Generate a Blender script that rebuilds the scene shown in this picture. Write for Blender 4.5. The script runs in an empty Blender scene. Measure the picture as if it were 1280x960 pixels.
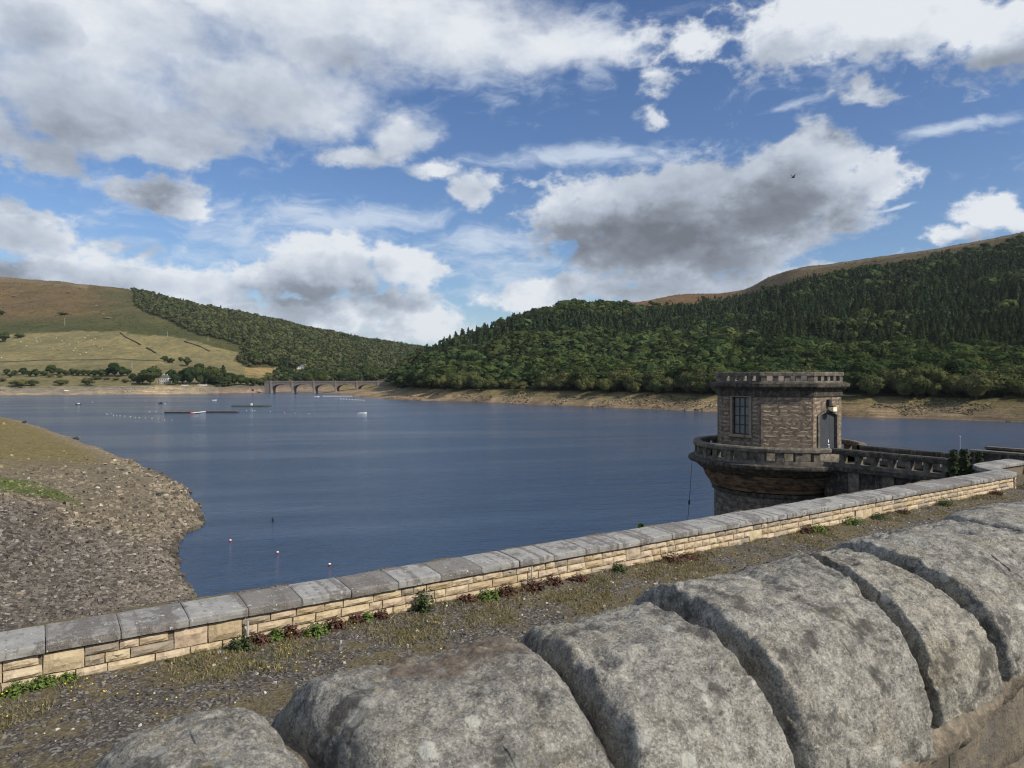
import bpy, math, random
import numpy as np
from mathutils import Vector, Matrix, noise as mnoise
R = math.radians
random.seed(7)
rng = np.random.default_rng(11)
sc = bpy.context.scene
C = sc.collection

# ---------------------------------------------------------------- camera
H = 20.0                 # eye height above the water
F = 888.0                # focal length in photo pixels
HY = 471.5               # horizon row of the photo
cam = bpy.data.cameras.new('camera')
cam.sensor_width = 36
cam.lens = F / 1280 * 36
cam.shift_y = -(480 - HY) / 1280
cam.clip_start = 0.05
cam.clip_end = 20000
cam.dof.use_dof = True
cam.dof.focus_distance = 12
cam.dof.aperture_fstop = 9.5
co = bpy.data.objects.new('camera', cam)
C.objects.link(co)
co.location = (0, 0, H)
co.rotation_euler = (R(90), 0, 0)
sc.camera = co

# ---------------------------------------------------------------- light
SUN_AZ, SUN_EL = 60, 38          # degrees right of straight behind the camera; elevation
S = Vector((math.sin(R(SUN_AZ)) * math.cos(R(SUN_EL)), -math.cos(R(SUN_AZ)) * math.cos(R(SUN_EL)), math.sin(R(SUN_EL))))
sl = bpy.data.lights.new('sun', 'SUN')
sl.energy = 4.3
sl.angle = R(0.5)
sl.color = (1, .92, .79)
so = bpy.data.objects.new('sun', sl)
C.objects.link(so)
so.rotation_euler = S.to_track_quat('Z', 'Y').to_euler()
so.location = (30, -30, 80)
sc.view_settings.view_transform = 'Standard'
sc.view_settings.look = 'None'
sc.view_settings.gamma = 1
sc.view_settings.exposure = 0.08
sc.cycles.filter_width = 1.15
sc.cycles.use_denoising = True
sc.cycles.sample_clamp_indirect = 4


class Gr:
    """small wrapper around a node tree"""
    def __init__(s, nt):
        s.nt = nt

    def n(s, typ, ins=None, **props):
        nd = s.nt.nodes.new(typ)
        for k, v in props.items():
            setattr(nd, k, v)
        for k, v in (ins or {}).items():
            sock = nd.inputs[k]
            if isinstance(v, bpy.types.NodeSocket):
                s.nt.links.new(v, sock)
            else:
                sock.default_value = v
        return nd

    def m(s, op, a, b=None, c=None, clamp=False):
        ins = {0: a}
        if b is not None: ins[1] = b
        if c is not None: ins[2] = c
        return s.n('ShaderNodeMath', ins, operation=op, use_clamp=clamp).outputs[0]

    def vm(s, op, a, b=None, c=None, out=0):
        ins = {0: a}
        if b is not None: ins[1] = b
        if c is not None: ins[2] = c
        return s.n('ShaderNodeVectorMath', ins, operation=op).outputs[out]

    def noise(s, vec, scale, detail=4, rough=.55, dist=0, out=0):
        return s.n('ShaderNodeTexNoise', {'Vector': vec, 'Scale': scale, 'Detail': detail, 'Roughness': rough, 'Distortion': dist}).outputs[out]

    def vor(s, vec, scale, out=0, feature='F1'):
        return s.n('ShaderNodeTexVoronoi', {'Vector': vec, 'Scale': scale}, feature=feature).outputs[out]

    def step(s, v, lo, hi, a=0.0, b=1.0):
        return s.n('ShaderNodeMapRange', {0: v, 1: lo, 2: hi, 3: a, 4: b}, interpolation_type='SMOOTHSTEP').outputs[0]

    def mix(s, f, a, b, blend='MIX'):
        c = lambda q: q if isinstance(q, bpy.types.NodeSocket) else (q[0], q[1], q[2], 1)
        return s.n('ShaderNodeMix', {0: f, 6: c(a), 7: c(b)}, data_type='RGBA', blend_type=blend).outputs[2]

    def ramp(s, f, *stops):
        nd = s.n('ShaderNodeValToRGB', {0: f})
        el = nd.color_ramp.elements
        while len(el) < len(stops): el.new(.5)
        for e, (p, c) in zip(el, stops):
            e.position = p
            e.color = (c[0], c[1], c[2], 1)
        return nd.outputs[0]

    def pos(s):
        return s.n('ShaderNodeNewGeometry').outputs['Position']

    def obj(s):
        return s.n('ShaderNodeTexCoord').outputs['Object']

    def rand(s):
        return s.n('ShaderNodeObjectInfo').outputs['Random']

    def attr(s, name):
        return s.n('ShaderNodeAttribute', attribute_name=name).outputs['Color']

    def sep(s, v):
        return s.n('ShaderNodeSeparateXYZ', {0: v}).outputs

    def vec(s, x=0., y=0., z=0.):
        return s.n('ShaderNodeCombineXYZ', {0: x, 1: y, 2: z}).outputs[0]


# ---------------------------------------------------------------- sky: NISHITA plus cumulus and cirrus at infinity
world = bpy.data.worlds.new('World')
sc.world = world
world.use_nodes = True
try:
    world.cycles.sampling_method = 'MANUAL'
    world.cycles.sample_map_resolution = 512
except Exception:
    pass


def azel(px, py):
    t, v = (px - 640) / F, (HY - py) / F
    return math.atan(t), math.atan(v / math.sqrt(1 + t * t))


# cumulus: azimuth / elevation centres and radii (given as photo pixels of the cloud they describe), weight
CLOUDS = [
    (90, 30, 330, 100, 1), (430, 15, 330, 95, 1), (110, 125, 230, 80, 1), (330, 115, 160, 75, 1), (560, 40, 190, 58, .95),
    (690, 55, 140, 45, .75), (230, 165, 130, 48, .8), (-60, 150, 120, 80, 1), (400, 60, 120, 60, 1), (40, 185, 90, 34, .7),
    (330, 5, 520, 52, 1), (120, 70, 200, 60, .9),
    (490, 172, 58, 38, 1), (435, 195, 60, 22, .85), (820, 141, 26, 13, .42), (885, 35, 40, 26, .55), (815, 88, 46, 18, .3),
    (1010, 30, 100, 66, 1), (1130, 35, 170, 72, 1.1), (1290, 25, 140, 76, 1.05), (1090, 122, 46, 20, .6),
    (730, 272, 100, 52, 1.05), (850, 262, 150, 76, 1.3), (1000, 225, 105, 70, 1.2), (735, 300, 70, 38, .95), (840, 312, 165, 46, 1.1), (950, 280, 140, 55, 1.1), (1090, 222, 55, 44, .8),
    (880, 352, 230, 24, .95), (700, 362, 90, 22, .7),
    (1250, 272, 70, 34, 1.1), (1180, 303, 60, 16, .8),
    (410, 336, 95, 42, 1.1), (515, 338, 52, 40, 1.1), (330, 348, 70, 32, .95), (430, 388, 150, 24, .8), (505, 404, 95, 24, .85),
    (205, 247, 66, 32, .85), (150, 235, 40, 20, .7), (25, 287, 75, 34, 1), (80, 338, 170, 38, .95), (210, 352, 120, 30, .9), (590, 240, 40, 20, .52), (545, 217, 34, 13, .6),
    (310, 392, 220, 34, .8), (540, 418, 120, 16, .6), (640, 372, 60, 18, .6),
]
CIRRUS = [(740, 195, 210, 26, .8), (420, 275, 220, 34, .75), (600, 305, 130, 36, .7), (1190, 160, 130, 14, .75), (1135, 257, 56, 5, .8), (640, 345, 160, 40, .6),
          (130, 225, 130, 26, .5), (970, 135, 80, 10, .5), (300, 300, 300, 50, .5), (620, 60, 330, 70, .6)]


# where the clouds are thick enough to look grey from below, and where they stay thin and bright
SHADE = [(80, 345, 150, 24, .5), (330, 372, 120, 18, .45), (520, 372, 70, 16, .4), (900, 232, 270, 120, .72), (860, 286, 210, 58, .95), (760, 280, 110, 60, .8), (990, 235, 120, 80, .68), (25, 300, 100, 32, .7), (170, 355, 130, 26, .55), (205, 255, 66, 30, .6), (430, 352, 110, 30, .5), (500, 180, 60, 30, .35), (590, 242, 44, 22, .6),
         (300, 120, 150, 50, .30), (110, 140, 110, 40, .24), (430, 75, 90, 40, .4), (30, 40, 60, 40, .35), (1190, 95, 160, 38, .38), (1095, 130, 50, 18, .4), (1265, 290, 60, 18, .45)]


def cell(cx, cy, rx, ry):
    a, e = azel(cx, cy)
    a1, _ = azel(cx + rx, cy); a0, _ = azel(cx - rx, cy)
    _, e1 = azel(cx, cy - ry); _, e0 = azel(cx, cy + ry)
    return a, e, (a1 - a0) / 2, (e1 - e0) / 2


def blob_field(g, U, items):
    """largest of the elliptical bumps at direction U (azimuth, elevation)"""
    F_ = None
    for cx, cy, rx, ry, w in items:
        a, e, ra, re = cell(cx, cy, rx, ry)
        p = g.vm('MULTIPLY_ADD', U, (1 / ra, 1 / re, 0), (-a / ra, -e / re, 0))
        b = g.m('MULTIPLY_ADD', g.vm('LENGTH', p, out=1), -w, w)
        F_ = b if F_ is None else g.m('SMOOTH_MAX', F_, b, .12)
    return F_


cg = bpy.data.node_groups.new('cloud_density', 'ShaderNodeTree')
cg.interface.new_socket('Dir', in_out='INPUT', socket_type='NodeSocketVector')
cg.interface.new_socket('Density', in_out='OUTPUT', socket_type='NodeSocketFloat')
g = Gr(cg)
gi = cg.nodes.new('NodeGroupInput'); go_ = cg.nodes.new('NodeGroupOutput')
D = gi.outputs[0]
x, y, z = g.sep(D)[:3]
az = g.m('ARCTAN2', x, y)
el = g.m('ARCSINE', z)
U = g.vec(az, el, 0.)
P = g.vm('MULTIPLY', D, (1, 1, 1.5))
w1 = g.vm('SUBTRACT', g.noise(P, 5, 3, .6, out=1), (.5, .5, .5))
w2 = g.vm('SUBTRACT', g.noise(P, 22, 4, .62, out=1), (.5, .5, .5))
U2 = g.vm('ADD', U, g.vm('ADD', g.vm('MULTIPLY', w1, (.11, .07, 0)), g.vm('MULTIPLY', w2, (.045, .034, 0))))
bf = blob_field(g, U2, CLOUDS)
# beyond the part of the sky in the photograph the same kind of broken cover goes on
gen = g.m('MULTIPLY', g.m('SUBTRACT', g.noise(g.vm('ADD', P, (3.1, 7.7, 1.3)), 2.2, 3, .5), .5), 4.5)
far_az = g.step(g.m('ABSOLUTE', az), .68, .85)
far_el = g.step(el, .52, .64)
outside = g.m('MAXIMUM', far_az, far_el)
gen = g.m('ADD', gen, g.m('MULTIPLY_ADD', outside, 2.0, -2.0))
fld = g.m('SMOOTH_MAX', bf, gen, .15)
n1 = g.noise(P, 13, 8, .6)
bil = g.m('ABSOLUTE', g.m('SUBTRACT', g.noise(P, 19, 5, .55), .5))     # billows
det = g.m('ADD', g.m('MULTIPLY', g.m('SUBTRACT', n1, .5), 1.5), g.m('MULTIPLY_ADD', bil, -1.6, .16))
sheet = g.m('MULTIPLY', g.step(el, .25, .36), g.step(az, .22, .05))
dens = g.m('ADD', g.m('MULTIPLY_ADD', sheet, .15, fld), g.m('MULTIPLY', det, g.m('MULTIPLY_ADD', sheet, -.5, 1.0)))
cg.links.new(dens, go_.inputs[0])

wt = world.node_tree
wt.nodes.clear()
g = Gr(wt)
sky = g.n('ShaderNodeTexSky', sky_type='NISHITA', sun_disc=False, sun_elevation=R(SUN_EL), sun_rotation=R(180 - SUN_AZ), altitude=200, air_density=1.0, dust_density=.6, ozone_density=4.0)
D = g.vm('NORMALIZE', g.n('ShaderNodeTexCoord').outputs['Generated'])


def dens_at(v):
    nd = wt.nodes.new('ShaderNodeGroup')
    nd.node_tree = cg
    wt.links.new(v, nd.inputs[0])
    return nd.outputs[0]


d0 = dens_at(D)
Dl = g.vm('NORMALIZE', g.vm('ADD', D, (.035, 0, .05)))
d1 = dens_at(Dl)
x, y, z = g.sep(D)[:3]
el = g.m('ARCSINE', z)
az = g.m('ARCTAN2', x, y)
sheet = g.m('MULTIPLY', g.step(el, .25, .36), g.step(az, .22, .05))                # thin veil at the upper left
alpha = g.n('ShaderNodeMapRange', {0: d0, 1: .03, 2: g.m('MULTIPLY_ADD', sheet, .45, .44), 3: 0.0, 4: 1.0}, interpolation_type='SMOOTHSTEP').outputs[0]
lit = g.step(g.m('SUBTRACT', d0, d1), -.35, .75)          # thinner towards the sun: bright rim
thick = g.step(g.m('ADD', d1, g.m('MULTIPLY', d0, .5)), .0, 1.7)
fine = g.noise(g.vm('MULTIPLY', D, (1, 1, 1.7)), 16, 6, .6)
tone = g.m('ADD', g.m('MULTIPLY_ADD', thick, -.36, .80), g.m('MULTIPLY', lit, .22))
tone = g.m('ADD', tone, g.m('MULTIPLY_ADD', fine, .5, -.25))
# the sheets high up are thinner and let light through; the right-hand cumulus is turned to the sun
high = g.m('MAXIMUM', g.step(el, .27, .43), g.m('MULTIPLY', g.step(az, .28, .55), .75))
tone = g.m('ADD', tone, g.m('MULTIPLY', high, .13))
low = g.step(el, .16, .03)
tone = g.m('ADD', tone, g.m('MULTIPLY', low, .10))
tone = g.n('ShaderNodeMix', {0: g.m('MULTIPLY', sheet, .65), 2: tone, 3: g.m('MULTIPLY_ADD', fine, .55, .66)}, data_type='FLOAT').outputs[0]
shd = g.m('MAXIMUM', blob_field(g, g.vm('ADD', g.vec(az, el, 0.), g.vm('MULTIPLY', g.vm('SUBTRACT', g.noise(D, 9, 4, .6, out=1), (.5, .5, .5)), (.12, .08, 0))), SHADE), 0.0)
tone = g.m('ADD', tone, g.m('MULTIPLY', g.m('POWER', shd, .6), -.50))
tone = g.m('MINIMUM', g.m('MAXIMUM', tone, .08), .97)
ccol = g.ramp(tone, (.05, (.155, .17, .195)), (.35, (.27, .30, .355)), (.6, (.45, .50, .585)), (.8, (.61, .665, .745)), (1, (.83, .86, .90)))
cir_v = g.vm('MULTIPLY', D, (5, 5, 26))
cn = g.noise(g.vm('ADD', cir_v, g.vm('MULTIPLY', g.noise(D, 6, 3, .5, out=1), (3, 3, 3))), 1.6, 7, .62)
U = g.vec(az, el, 0.)
U = g.vm('ADD', U, g.vm('MULTIPLY', g.vm('SUBTRACT', g.noise(D, 7, 4, .6, out=1), (.5, .5, .5)), (.12, .05, 0)))
cb = blob_field(g, U, CIRRUS)
cb = g.m('MAXIMUM', cb, g.m('MULTIPLY', g.m('MAXIMUM', g.step(g.m('ABSOLUTE', az), .68, .85), g.step(el, .52, .64)), .3))
ca = g.m('MULTIPLY', g.step(g.m('ADD', cb, g.m('MULTIPLY_ADD', cn, 1.6, -.85)), .0, .75), .78)
haze_a = g.step(el, .10, -.01, 0.0, .35)                     # whiter air towards the horizon
skyc = g.n('ShaderNodeHueSaturation', {'Hue': .507, 'Saturation': 1.10, 'Value': 1.0, 'Color': sky.outputs[0]}).outputs[0]
bg_sky = g.n('ShaderNodeBackground', {'Color': skyc, 'Strength': .108})
soft = g.n('ShaderNodeBackground', {'Color': (.66, .74, .85, 1), 'Strength': .95})
cum = g.n('ShaderNodeBackground', {'Color': ccol, 'Strength': .95})
m0 = g.n('ShaderNodeMixShader', {0: g.m('MAXIMUM', ca, haze_a), 1: bg_sky.outputs[0], 2: soft.outputs[0]})
m1 = g.n('ShaderNodeMixShader', {0: g.m('MULTIPLY', alpha, .97), 1: m0.outputs[0], 2: cum.outputs[0]})
ow = g.n('ShaderNodeOutputWorld', {0: m1.outputs[0]})

# ---------------------------------------------------------------- frames and helpers
AX = math.atan((1958 - 640) / F)                    # dam axis, from straight ahead towards the right
d = Vector((math.sin(AX), math.cos(AX), 0))         # along the dam
p = Vector((-math.cos(AX), math.sin(AX), 0))        # out over the water
DANG = math.atan2(d.y, d.x)
Q = 12.0                                            # distance of the parapet face
VZ = H - .3632 * Q                                  # verge level


def DP(s, q, z):
    return Vector((s * d.x + q * p.x, s * d.y + q * p.y, z))


def W(px, py, Y):
    return Vector(((px - 640) / F * Y, Y, H - (py - HY) / F * Y))


def on_z(px, py, z):
    Y = (H - z) * F / (py - HY)
    return W(px, py, Y)


def sq_of(v):
    return v.x * d.x + v.y * d.y, v.x * p.x + v.y * p.y


def link(o):
    C.objects.link(o)
    return o


def tag(o, label=None, cat=None, group=None, kind=None):
    if label: o['label'] = label
    if cat: o['category'] = cat
    if group: o['group'] = group
    if kind: o['kind'] = kind
    return o


def empty(name, loc=(0, 0, 0), rz=0, label=None, cat=None, group=None):
    o = bpy.data.objects.new(name, None)
    o.empty_display_size = .3
    o.location = loc
    o.rotation_euler = (0, 0, rz)
    return tag(link(o), label, cat, group)


def mesh_obj(name, me, parent=None, loc=(0, 0, 0), rz=0, scale=(1, 1, 1)):
    o = bpy.data.objects.new(name, me)
    o.parent = parent
    o.location = loc
    o.rotation_euler = (0, 0, rz)
    o.scale = scale
    return link(o)


def np_mesh(name, v, f, mat, smooth=False, col=None):
    """mesh from numpy vertices (n,3) and faces (m,k) of equal size"""
    v = np.asarray(v, dtype=np.float32); f = np.asarray(f, dtype=np.int32)
    k = f.shape[1]
    me = bpy.data.meshes.new(name)
    me.vertices.add(len(v)); me.vertices.foreach_set('co', v.ravel())
    me.loops.add(f.size); me.loops.foreach_set('vertex_index', f.ravel())
    me.polygons.add(len(f))
    me.polygons.foreach_set('loop_start', np.arange(0, f.size, k, dtype=np.int32))
    me.polygons.foreach_set('loop_total', np.full(len(f), k, dtype=np.int32))
    me.polygons.foreach_set('use_smooth', np.full(len(f), bool(smooth)))
    if col is not None:
        a = me.color_attributes.new('Col', 'FLOAT_COLOR', 'POINT')
        c4 = np.ones((len(v), 4), np.float32); c4[:, :3] = col
        a.data.foreach_set('color', c4.ravel())
    me.update(calc_edges=True)
    me.validate()
    if mat: me.materials.append(mat)
    return me


class MB:
    """collects simple solids into one mesh"""
    def __init__(s):
        s.v, s.f = [], []

    def add(s, vs, fs):
        o = len(s.v)
        s.v += [tuple(q) for q in vs]
        s.f += [tuple(i + o for i in f) for f in fs]
        return s

    def box(s, c, size, rz=0, M=None):
        a, b, h = size[0] / 2, size[1] / 2, size[2] / 2
        vs = [Vector((i * a, j * b, k * h)) for k in (-1, 1) for j in (-1, 1) for i in (-1, 1)]
        Rm = M if M else Matrix.Rotation(rz, 3, 'Z')
        vs = [Rm @ q + Vector(c) for q in vs]
        return s.add(vs, [(0, 2, 3, 1), (4, 5, 7, 6), (0, 1, 5, 4), (1, 3, 7, 5), (3, 2, 6, 7), (2, 0, 4, 6)])

    def prism(s, poly, y0, y1, M=None, T=Vector()):
        """polygon in local x-z swept from y0 to y1"""
        n = len(poly)
        M = M or Matrix.Identity(3)
        vs = [M @ Vector((a, yy, b)) + T for yy in (y0, y1) for a, b in poly]
        fs = [tuple(range(n)), tuple(range(2 * n - 1, n - 1, -1))]
        fs += [((i + 1) % n, i, n + i, n + (i + 1) % n) for i in range(n)]
        return s.add(vs, fs)

    def lathe(s, prof, n=48, c=(0, 0, 0), a0=0., a1=2 * math.pi):
        full = abs(a1 - a0 - 2 * math.pi) < 1e-6
        m = n if full else n + 1
        vs, fs = [], []
        for i in range(m):
            a = a0 + (a1 - a0) * i / n
            for r, z in prof:
                vs.append((c[0] + r * math.cos(a), c[1] + r * math.sin(a), c[2] + z))
        k = len(prof)
        for i in range(n):
            j = (i + 1) % m
            for t in range(k - 1):
                fs.append((i * k + t, j * k + t, j * k + t + 1, i * k + t + 1))
        return s.add(vs, fs)

    def tube(s, pts, r, n=6, cap=True):
        pts = [Vector(q) for q in pts]
        rs = r if isinstance(r, (list, tuple)) else [r] * len(pts)
        vs, fs = [], []
        for i, q in enumerate(pts):
            t = (pts[min(i + 1, len(pts) - 1)] - pts[max(i - 1, 0)]).normalized()
            u = t.cross(Vector((0, 0, 1)) if abs(t.z) < .9 else Vector((1, 0, 0))).normalized()
            w = t.cross(u)
            for k in range(n):
                a = 2 * math.pi * k / n
                vs.append(q + rs[i] * (u * math.cos(a) + w * math.sin(a)))
        for i in range(len(pts) - 1):
            for k in range(n):
                fs.append((i * n + k, i * n + (k + 1) % n, (i + 1) * n + (k + 1) % n, (i + 1) * n + k))
        if cap:
            fs.append(tuple(range(n - 1, -1, -1)))
            fs.append(tuple((len(pts) - 1) * n + k for k in range(n)))
        return s.add(vs, fs)

    def ball(s, c, r, n=8, m=6):
        rx, ry, rz_ = r if isinstance(r, (tuple, list)) else (r, r, r)
        vs = [(c[0], c[1], c[2] - rz_)]
        for j in range(1, m):
            t = -math.pi / 2 + math.pi * j / m
            for i in range(n):
                a = 2 * math.pi * i / n
                vs.append((c[0] + rx * math.cos(t) * math.cos(a), c[1] + ry * math.cos(t) * math.sin(a), c[2] + rz_ * math.sin(t)))
        vs.append((c[0], c[1], c[2] + rz_))
        fs = []
        for i in range(n):
            k = (i + 1) % n
            fs.append((0, 1 + k, 1 + i))
            for j in range(m - 2):
                b = 1 + j * n
                fs.append((b + i, b + k, b + n + k, b + n + i))
            b = 1 + (m - 2) * n
            fs.append((b + i, b + k, len(vs) - 1))
        return s.add(vs, fs)

    def mesh(s, name, mat, smooth=False):
        me = bpy.data.meshes.new(name)
        me.from_pydata(s.v, [], s.f)
        me.update()
        if smooth:
            me.polygons.foreach_set('use_smooth', [True] * len(me.polygons))
        if mat: me.materials.append(mat)
        return me

    def obj(s, name, mat, parent=None, smooth=False, **kw):
        return mesh_obj(name, s.mesh(name, mat, smooth), parent, **kw)


def interp(x, pts):
    return np.interp(x, [a for a, _ in pts], [b for _, b in pts])


# ---------------------------------------------------------------- materials
def pmat(name, fn, rough=.88, spec=.25):
    m = bpy.data.materials.new(name)
    m.use_nodes = True
    nt = m.node_tree
    nt.nodes.clear()
    g = Gr(nt)
    out = fn(g)                       # colour, list of (height, strength, distance), [roughness]
    col, bumps = out[0], out[1]
    rg = out[2] if len(out) > 2 else rough
    nrm = None
    for h, st, dist in bumps:
        ins = {'Strength': st, 'Distance': dist, 'Height': h}
        if nrm is not None: ins['Normal'] = nrm
        nrm = g.n('ShaderNodeBump', ins).outputs[0]
    c = col if isinstance(col, bpy.types.NodeSocket) else (*col, 1)
    ins = {'Base Color': c, 'Roughness': rg, 'Specular IOR Level': spec}
    if nrm is not None: ins['Normal'] = nrm
    b = g.n('ShaderNodeBsdfPrincipled', ins)
    g.n('ShaderNodeOutputMaterial', {0: b.outputs[0]})
    return m


def plain(name, c, rough=.6, spec=.4, var=.25, scale=8):
    def fn(g):
        n = g.noise(g.pos(), scale, 4)
        return g.mix(g.step(n, .3, .7), [q * (1 - var) for q in c], [min(1, q * (1 + var)) for q in c]), [(n, .2, .01)]
    return pmat(name, fn, rough, spec)


def f_gritstone(g):
    P = g.pos()
    r = g.rand()
    P2 = g.vm('ADD', P, g.vec(g.m('MULTIPLY', r, 7.0), 0., 0.))
    big = g.noise(P2, 5, 5, .6)
    mid = g.noise(P2, 26, 8, .72)
    fine = g.noise(P2, 150, 4, .7)
    grain = g.noise(P2, 420, 2, .7)
    c = g.ramp(mid, (.29, (.055, .052, .046)), (.41, (.17, .161, .14)), (.54, (.285, .270, .233)), (.70, (.47, .448, .39)))
    c = g.mix(g.m('MULTIPLY', g.step(big, .52, .68), .45), c, (.21, .175, .105))          # ochre lichen wash
    c = g.mix(g.m('MULTIPLY', g.step(fine, .47, .35), .72), c, (.045, .045, .044))
    c = g.mix(g.m('MULTIPLY', g.step(fine, .53, .65), .6), c, (.56, .55, .51))
    c = g.mix(g.m('MULTIPLY', g.step(grain, .54, .68), .42), c, (.62, .61, .57))
    c = g.mix(g.m('MULTIPLY', g.step(grain, .45, .33), .42), c, (.06, .06, .058))
    dk = g.noise(P2, 9, 6, .68)
    c = g.mix(g.m('MULTIPLY', g.step(dk, .52, .64), .8), c, (.055, .053, .05))           # black algae
    tone_ = g.ramp(r, (0, (.86, .86, .86)), (.5, (1, 1, 1)), (1, (1.10, 1.08, 1.03)))
    c = g.mix(1.0, c, tone_, 'MULTIPLY')
    lw = g.vm('ADD', P2, g.vm('MULTIPLY', g.noise(P2, 45, 4, .7, out=1), (.03, .03, .03)))
    lv = g.vor(lw, 13)
    lp = g.m('MULTIPLY', g.step(lv, .30, .20), g.step(g.noise(P2, 4.2, 3, .6), .5, .62))
    c = g.mix(g.m('MULTIPLY', lp, .55), c, (.56, .56, .50))                                # pale crusts of lichen
    yl = g.m('MULTIPLY', g.step(g.vor(g.vm('ADD', lw, (4., 1., 2.)), 21), .2, .13), g.step(g.noise(P2, 3.1, 3, .6), .52, .62))
    c = g.mix(g.m('MULTIPLY', yl, .5), c, (.36, .31, .15))
    tool = g.noise(g.vm('MULTIPLY', g.n('ShaderNodeVectorRotate', {'Vector': P2, 'Angle': .9}, rotation_type='Z_AXIS').outputs[0], (30, 5, 16)), 1.0, 4, .6)
    c = g.mix(g.m('MULTIPLY', g.step(tool, .44, .34), .45), c, (.09, .085, .075))
    pv = g.vor(g.vm('ADD', P2, g.vm('MULTIPLY', g.noise(P2, 30, 3, out=1), (.03, .03, .03))), 16)
    pit = g.step(pv, .02, .14)
    hgt = g.m('ADD', g.m('MULTIPLY', mid, 1.0), g.m('MULTIPLY', fine, .45))
    return c, [(tool, .55, .016), (hgt, .7, .014), (grain, .7, .0025), (pit, .25, .004)]


M = {}
M['gritstone'] = pmat('gritstone', f_gritstone, .93, .2)


def f_rusty(g):
    c, b = f_gritstone(g)[:2]
    P = g.pos()
    ctr = DP(.80, 1.52, H - .64)
    pv = g.vm('MULTIPLY', g.vm('SUBTRACT', P, tuple(ctr)), (1, 1, 1.6))
    dist = g.vm('LENGTH', g.vm('ADD', pv, g.vm('MULTIPLY', g.vm('SUBTRACT', g.noise(P, 11, 5, .65, out=1), (.5, .5, .5)), (.28, .28, .28))), out=1)
    n = g.noise(P, 28, 5, .65)
    c2 = g.ramp(n, (.35, (.06, .045, .035)), (.5, (.125, .088, .06)), (.66, (.22, .18, .14)))
    return g.mix(g.m('MULTIPLY', g.step(dist, .30, .10, 0, .9), g.step(g.noise(P, 16, 6, .7), .36, .54)), c, c2), b


M['gritstone_rusty'] = pmat('gritstone_rusty', f_rusty, .93, .2)


def f_wallstone(g):
    P = g.pos()
    n = g.noise(P, 6, 5, .6)
    f = g.noise(P, 60, 4, .65)
    c = g.ramp(n, (.3, (.075, .065, .053)), (.5, (.15, .128, .098)), (.7, (.26, .215, .155)))
    c = g.mix(g.m('MULTIPLY', g.step(g.noise(P, 9, 5, .7), .5, .66), .7), c, (.10, .095, .09))
    return c, [(n, .9, .03), (g.noise(P, 22, 6, .7), .9, .014), (f, .7, .006)]


M['road_wall'] = pmat('road_wall', f_wallstone)


def f_mortar(g):
    P = g.pos()
    n = g.noise(P, 30, 5, .6)
    c = g.ramp(n, (.3, (.10, .085, .065)), (.55, (.19, .158, .118)), (.75, (.33, .275, .205)))
    return c, [(n, .9, .014), (g.noise(P, 140, 3, .7), .7, .004)]


M['mortar'] = pmat('mortar', f_mortar)


def f_ashlar(g):
    """pale new sandstone of the parapet: each stone its own tint"""
    P = g.pos()
    r = g.rand()
    base = g.ramp(r, (0, (.48, .38, .24)), (.18, (.55, .46, .31)), (.34, (.50, .39, .285)), (.5, (.57, .48, .34)), (.64, (.42, .325, .20)), (.8, (.55, .45, .34)), (.9, (.36, .305, .225)), (1, (.27, .235, .19)))
    n = g.noise(P, 9, 5, .65)
    c = g.mix(g.step(n, .34, .52, 0, 1), g.mix(.5, base, (.25, .18, .10)), base)
    c = g.mix(g.step(g.noise(P, 30, 4, .7), .55, .75, 0, .5), c, (.62, .54, .40))
    c = g.mix(g.step(g.noise(g.vm('ADD', P, (9., 2., 4.)), 3.2, 5, .7), .60, .72, 0, .7), c, (.14, .125, .11))
    run = g.noise(g.vm('MULTIPLY', P, (5., 5., .7)), 1.0, 5, .7)
    c = g.mix(g.step(run, .56, .68, 0, .55), c, (.20, .17, .12))
    return c, [(n, .7, .03), (g.noise(P, 55, 4, .7), .6, .012)]


M['ashlar'] = pmat('ashlar', f_ashlar)


def f_coping(g):
    P = g.pos()
    r = g.rand()
    n = g.noise(P, 3.5, 6, .65)
    c = g.ramp(n, (.3, (.17, .168, .16)), (.5, (.25, .247, .235)), (.7, (.34, .335, .315)))
    dirty = g.step(g.m('ADD', n, g.m('MULTIPLY_ADD', r, 1.1, -.92)), .42, .56)
    c = g.mix(g.m('MULTIPLY', dirty, .85), c, (.115, .098, .088))
    st = g.noise(g.vm('ADD', P, (3., 5., 0.)), 1.35, 4, .6)
    stain = g.m('MULTIPLY', g.step(st, .545, .58), g.step(g.noise(P, 14, 4, .7), .36, .52))
    c = g.mix(g.m('MULTIPLY', stain, .85), c, (.075, .062, .058))
    ox = g.sep(g.obj())[0]
    bnd = g.noise(g.vec(g.m('MULTIPLY_ADD', ox, 2.4, g.m('MULTIPLY', r, 80.)), 0., 0.), 1.6, 2, .5)
    bnd = g.m('ADD', bnd, g.m('MULTIPLY_ADD', g.noise(P, 10, 5, .7), .5, -.25))
    c = g.mix(g.step(bnd, .51, .58, 0, .85), c, (.085, .070, .064))
    li = g.vor(g.vm('ADD', P, g.vm('MULTIPLY', g.noise(P, 12, 2, out=1), (.15, .15, .15))), 7)
    c = g.mix(g.step(li, .14, .08, 0, .8), c, (.62, .62, .58))
    f = g.noise(P, 70, 4, .7)
    c = g.mix(g.step(f, .35, .7, .0, .35), c, (.5, .5, .47))
    return c, [(f, .5, .008), (n, .3, .03)]


M['coping'] = pmat('coping', f_coping)


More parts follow.
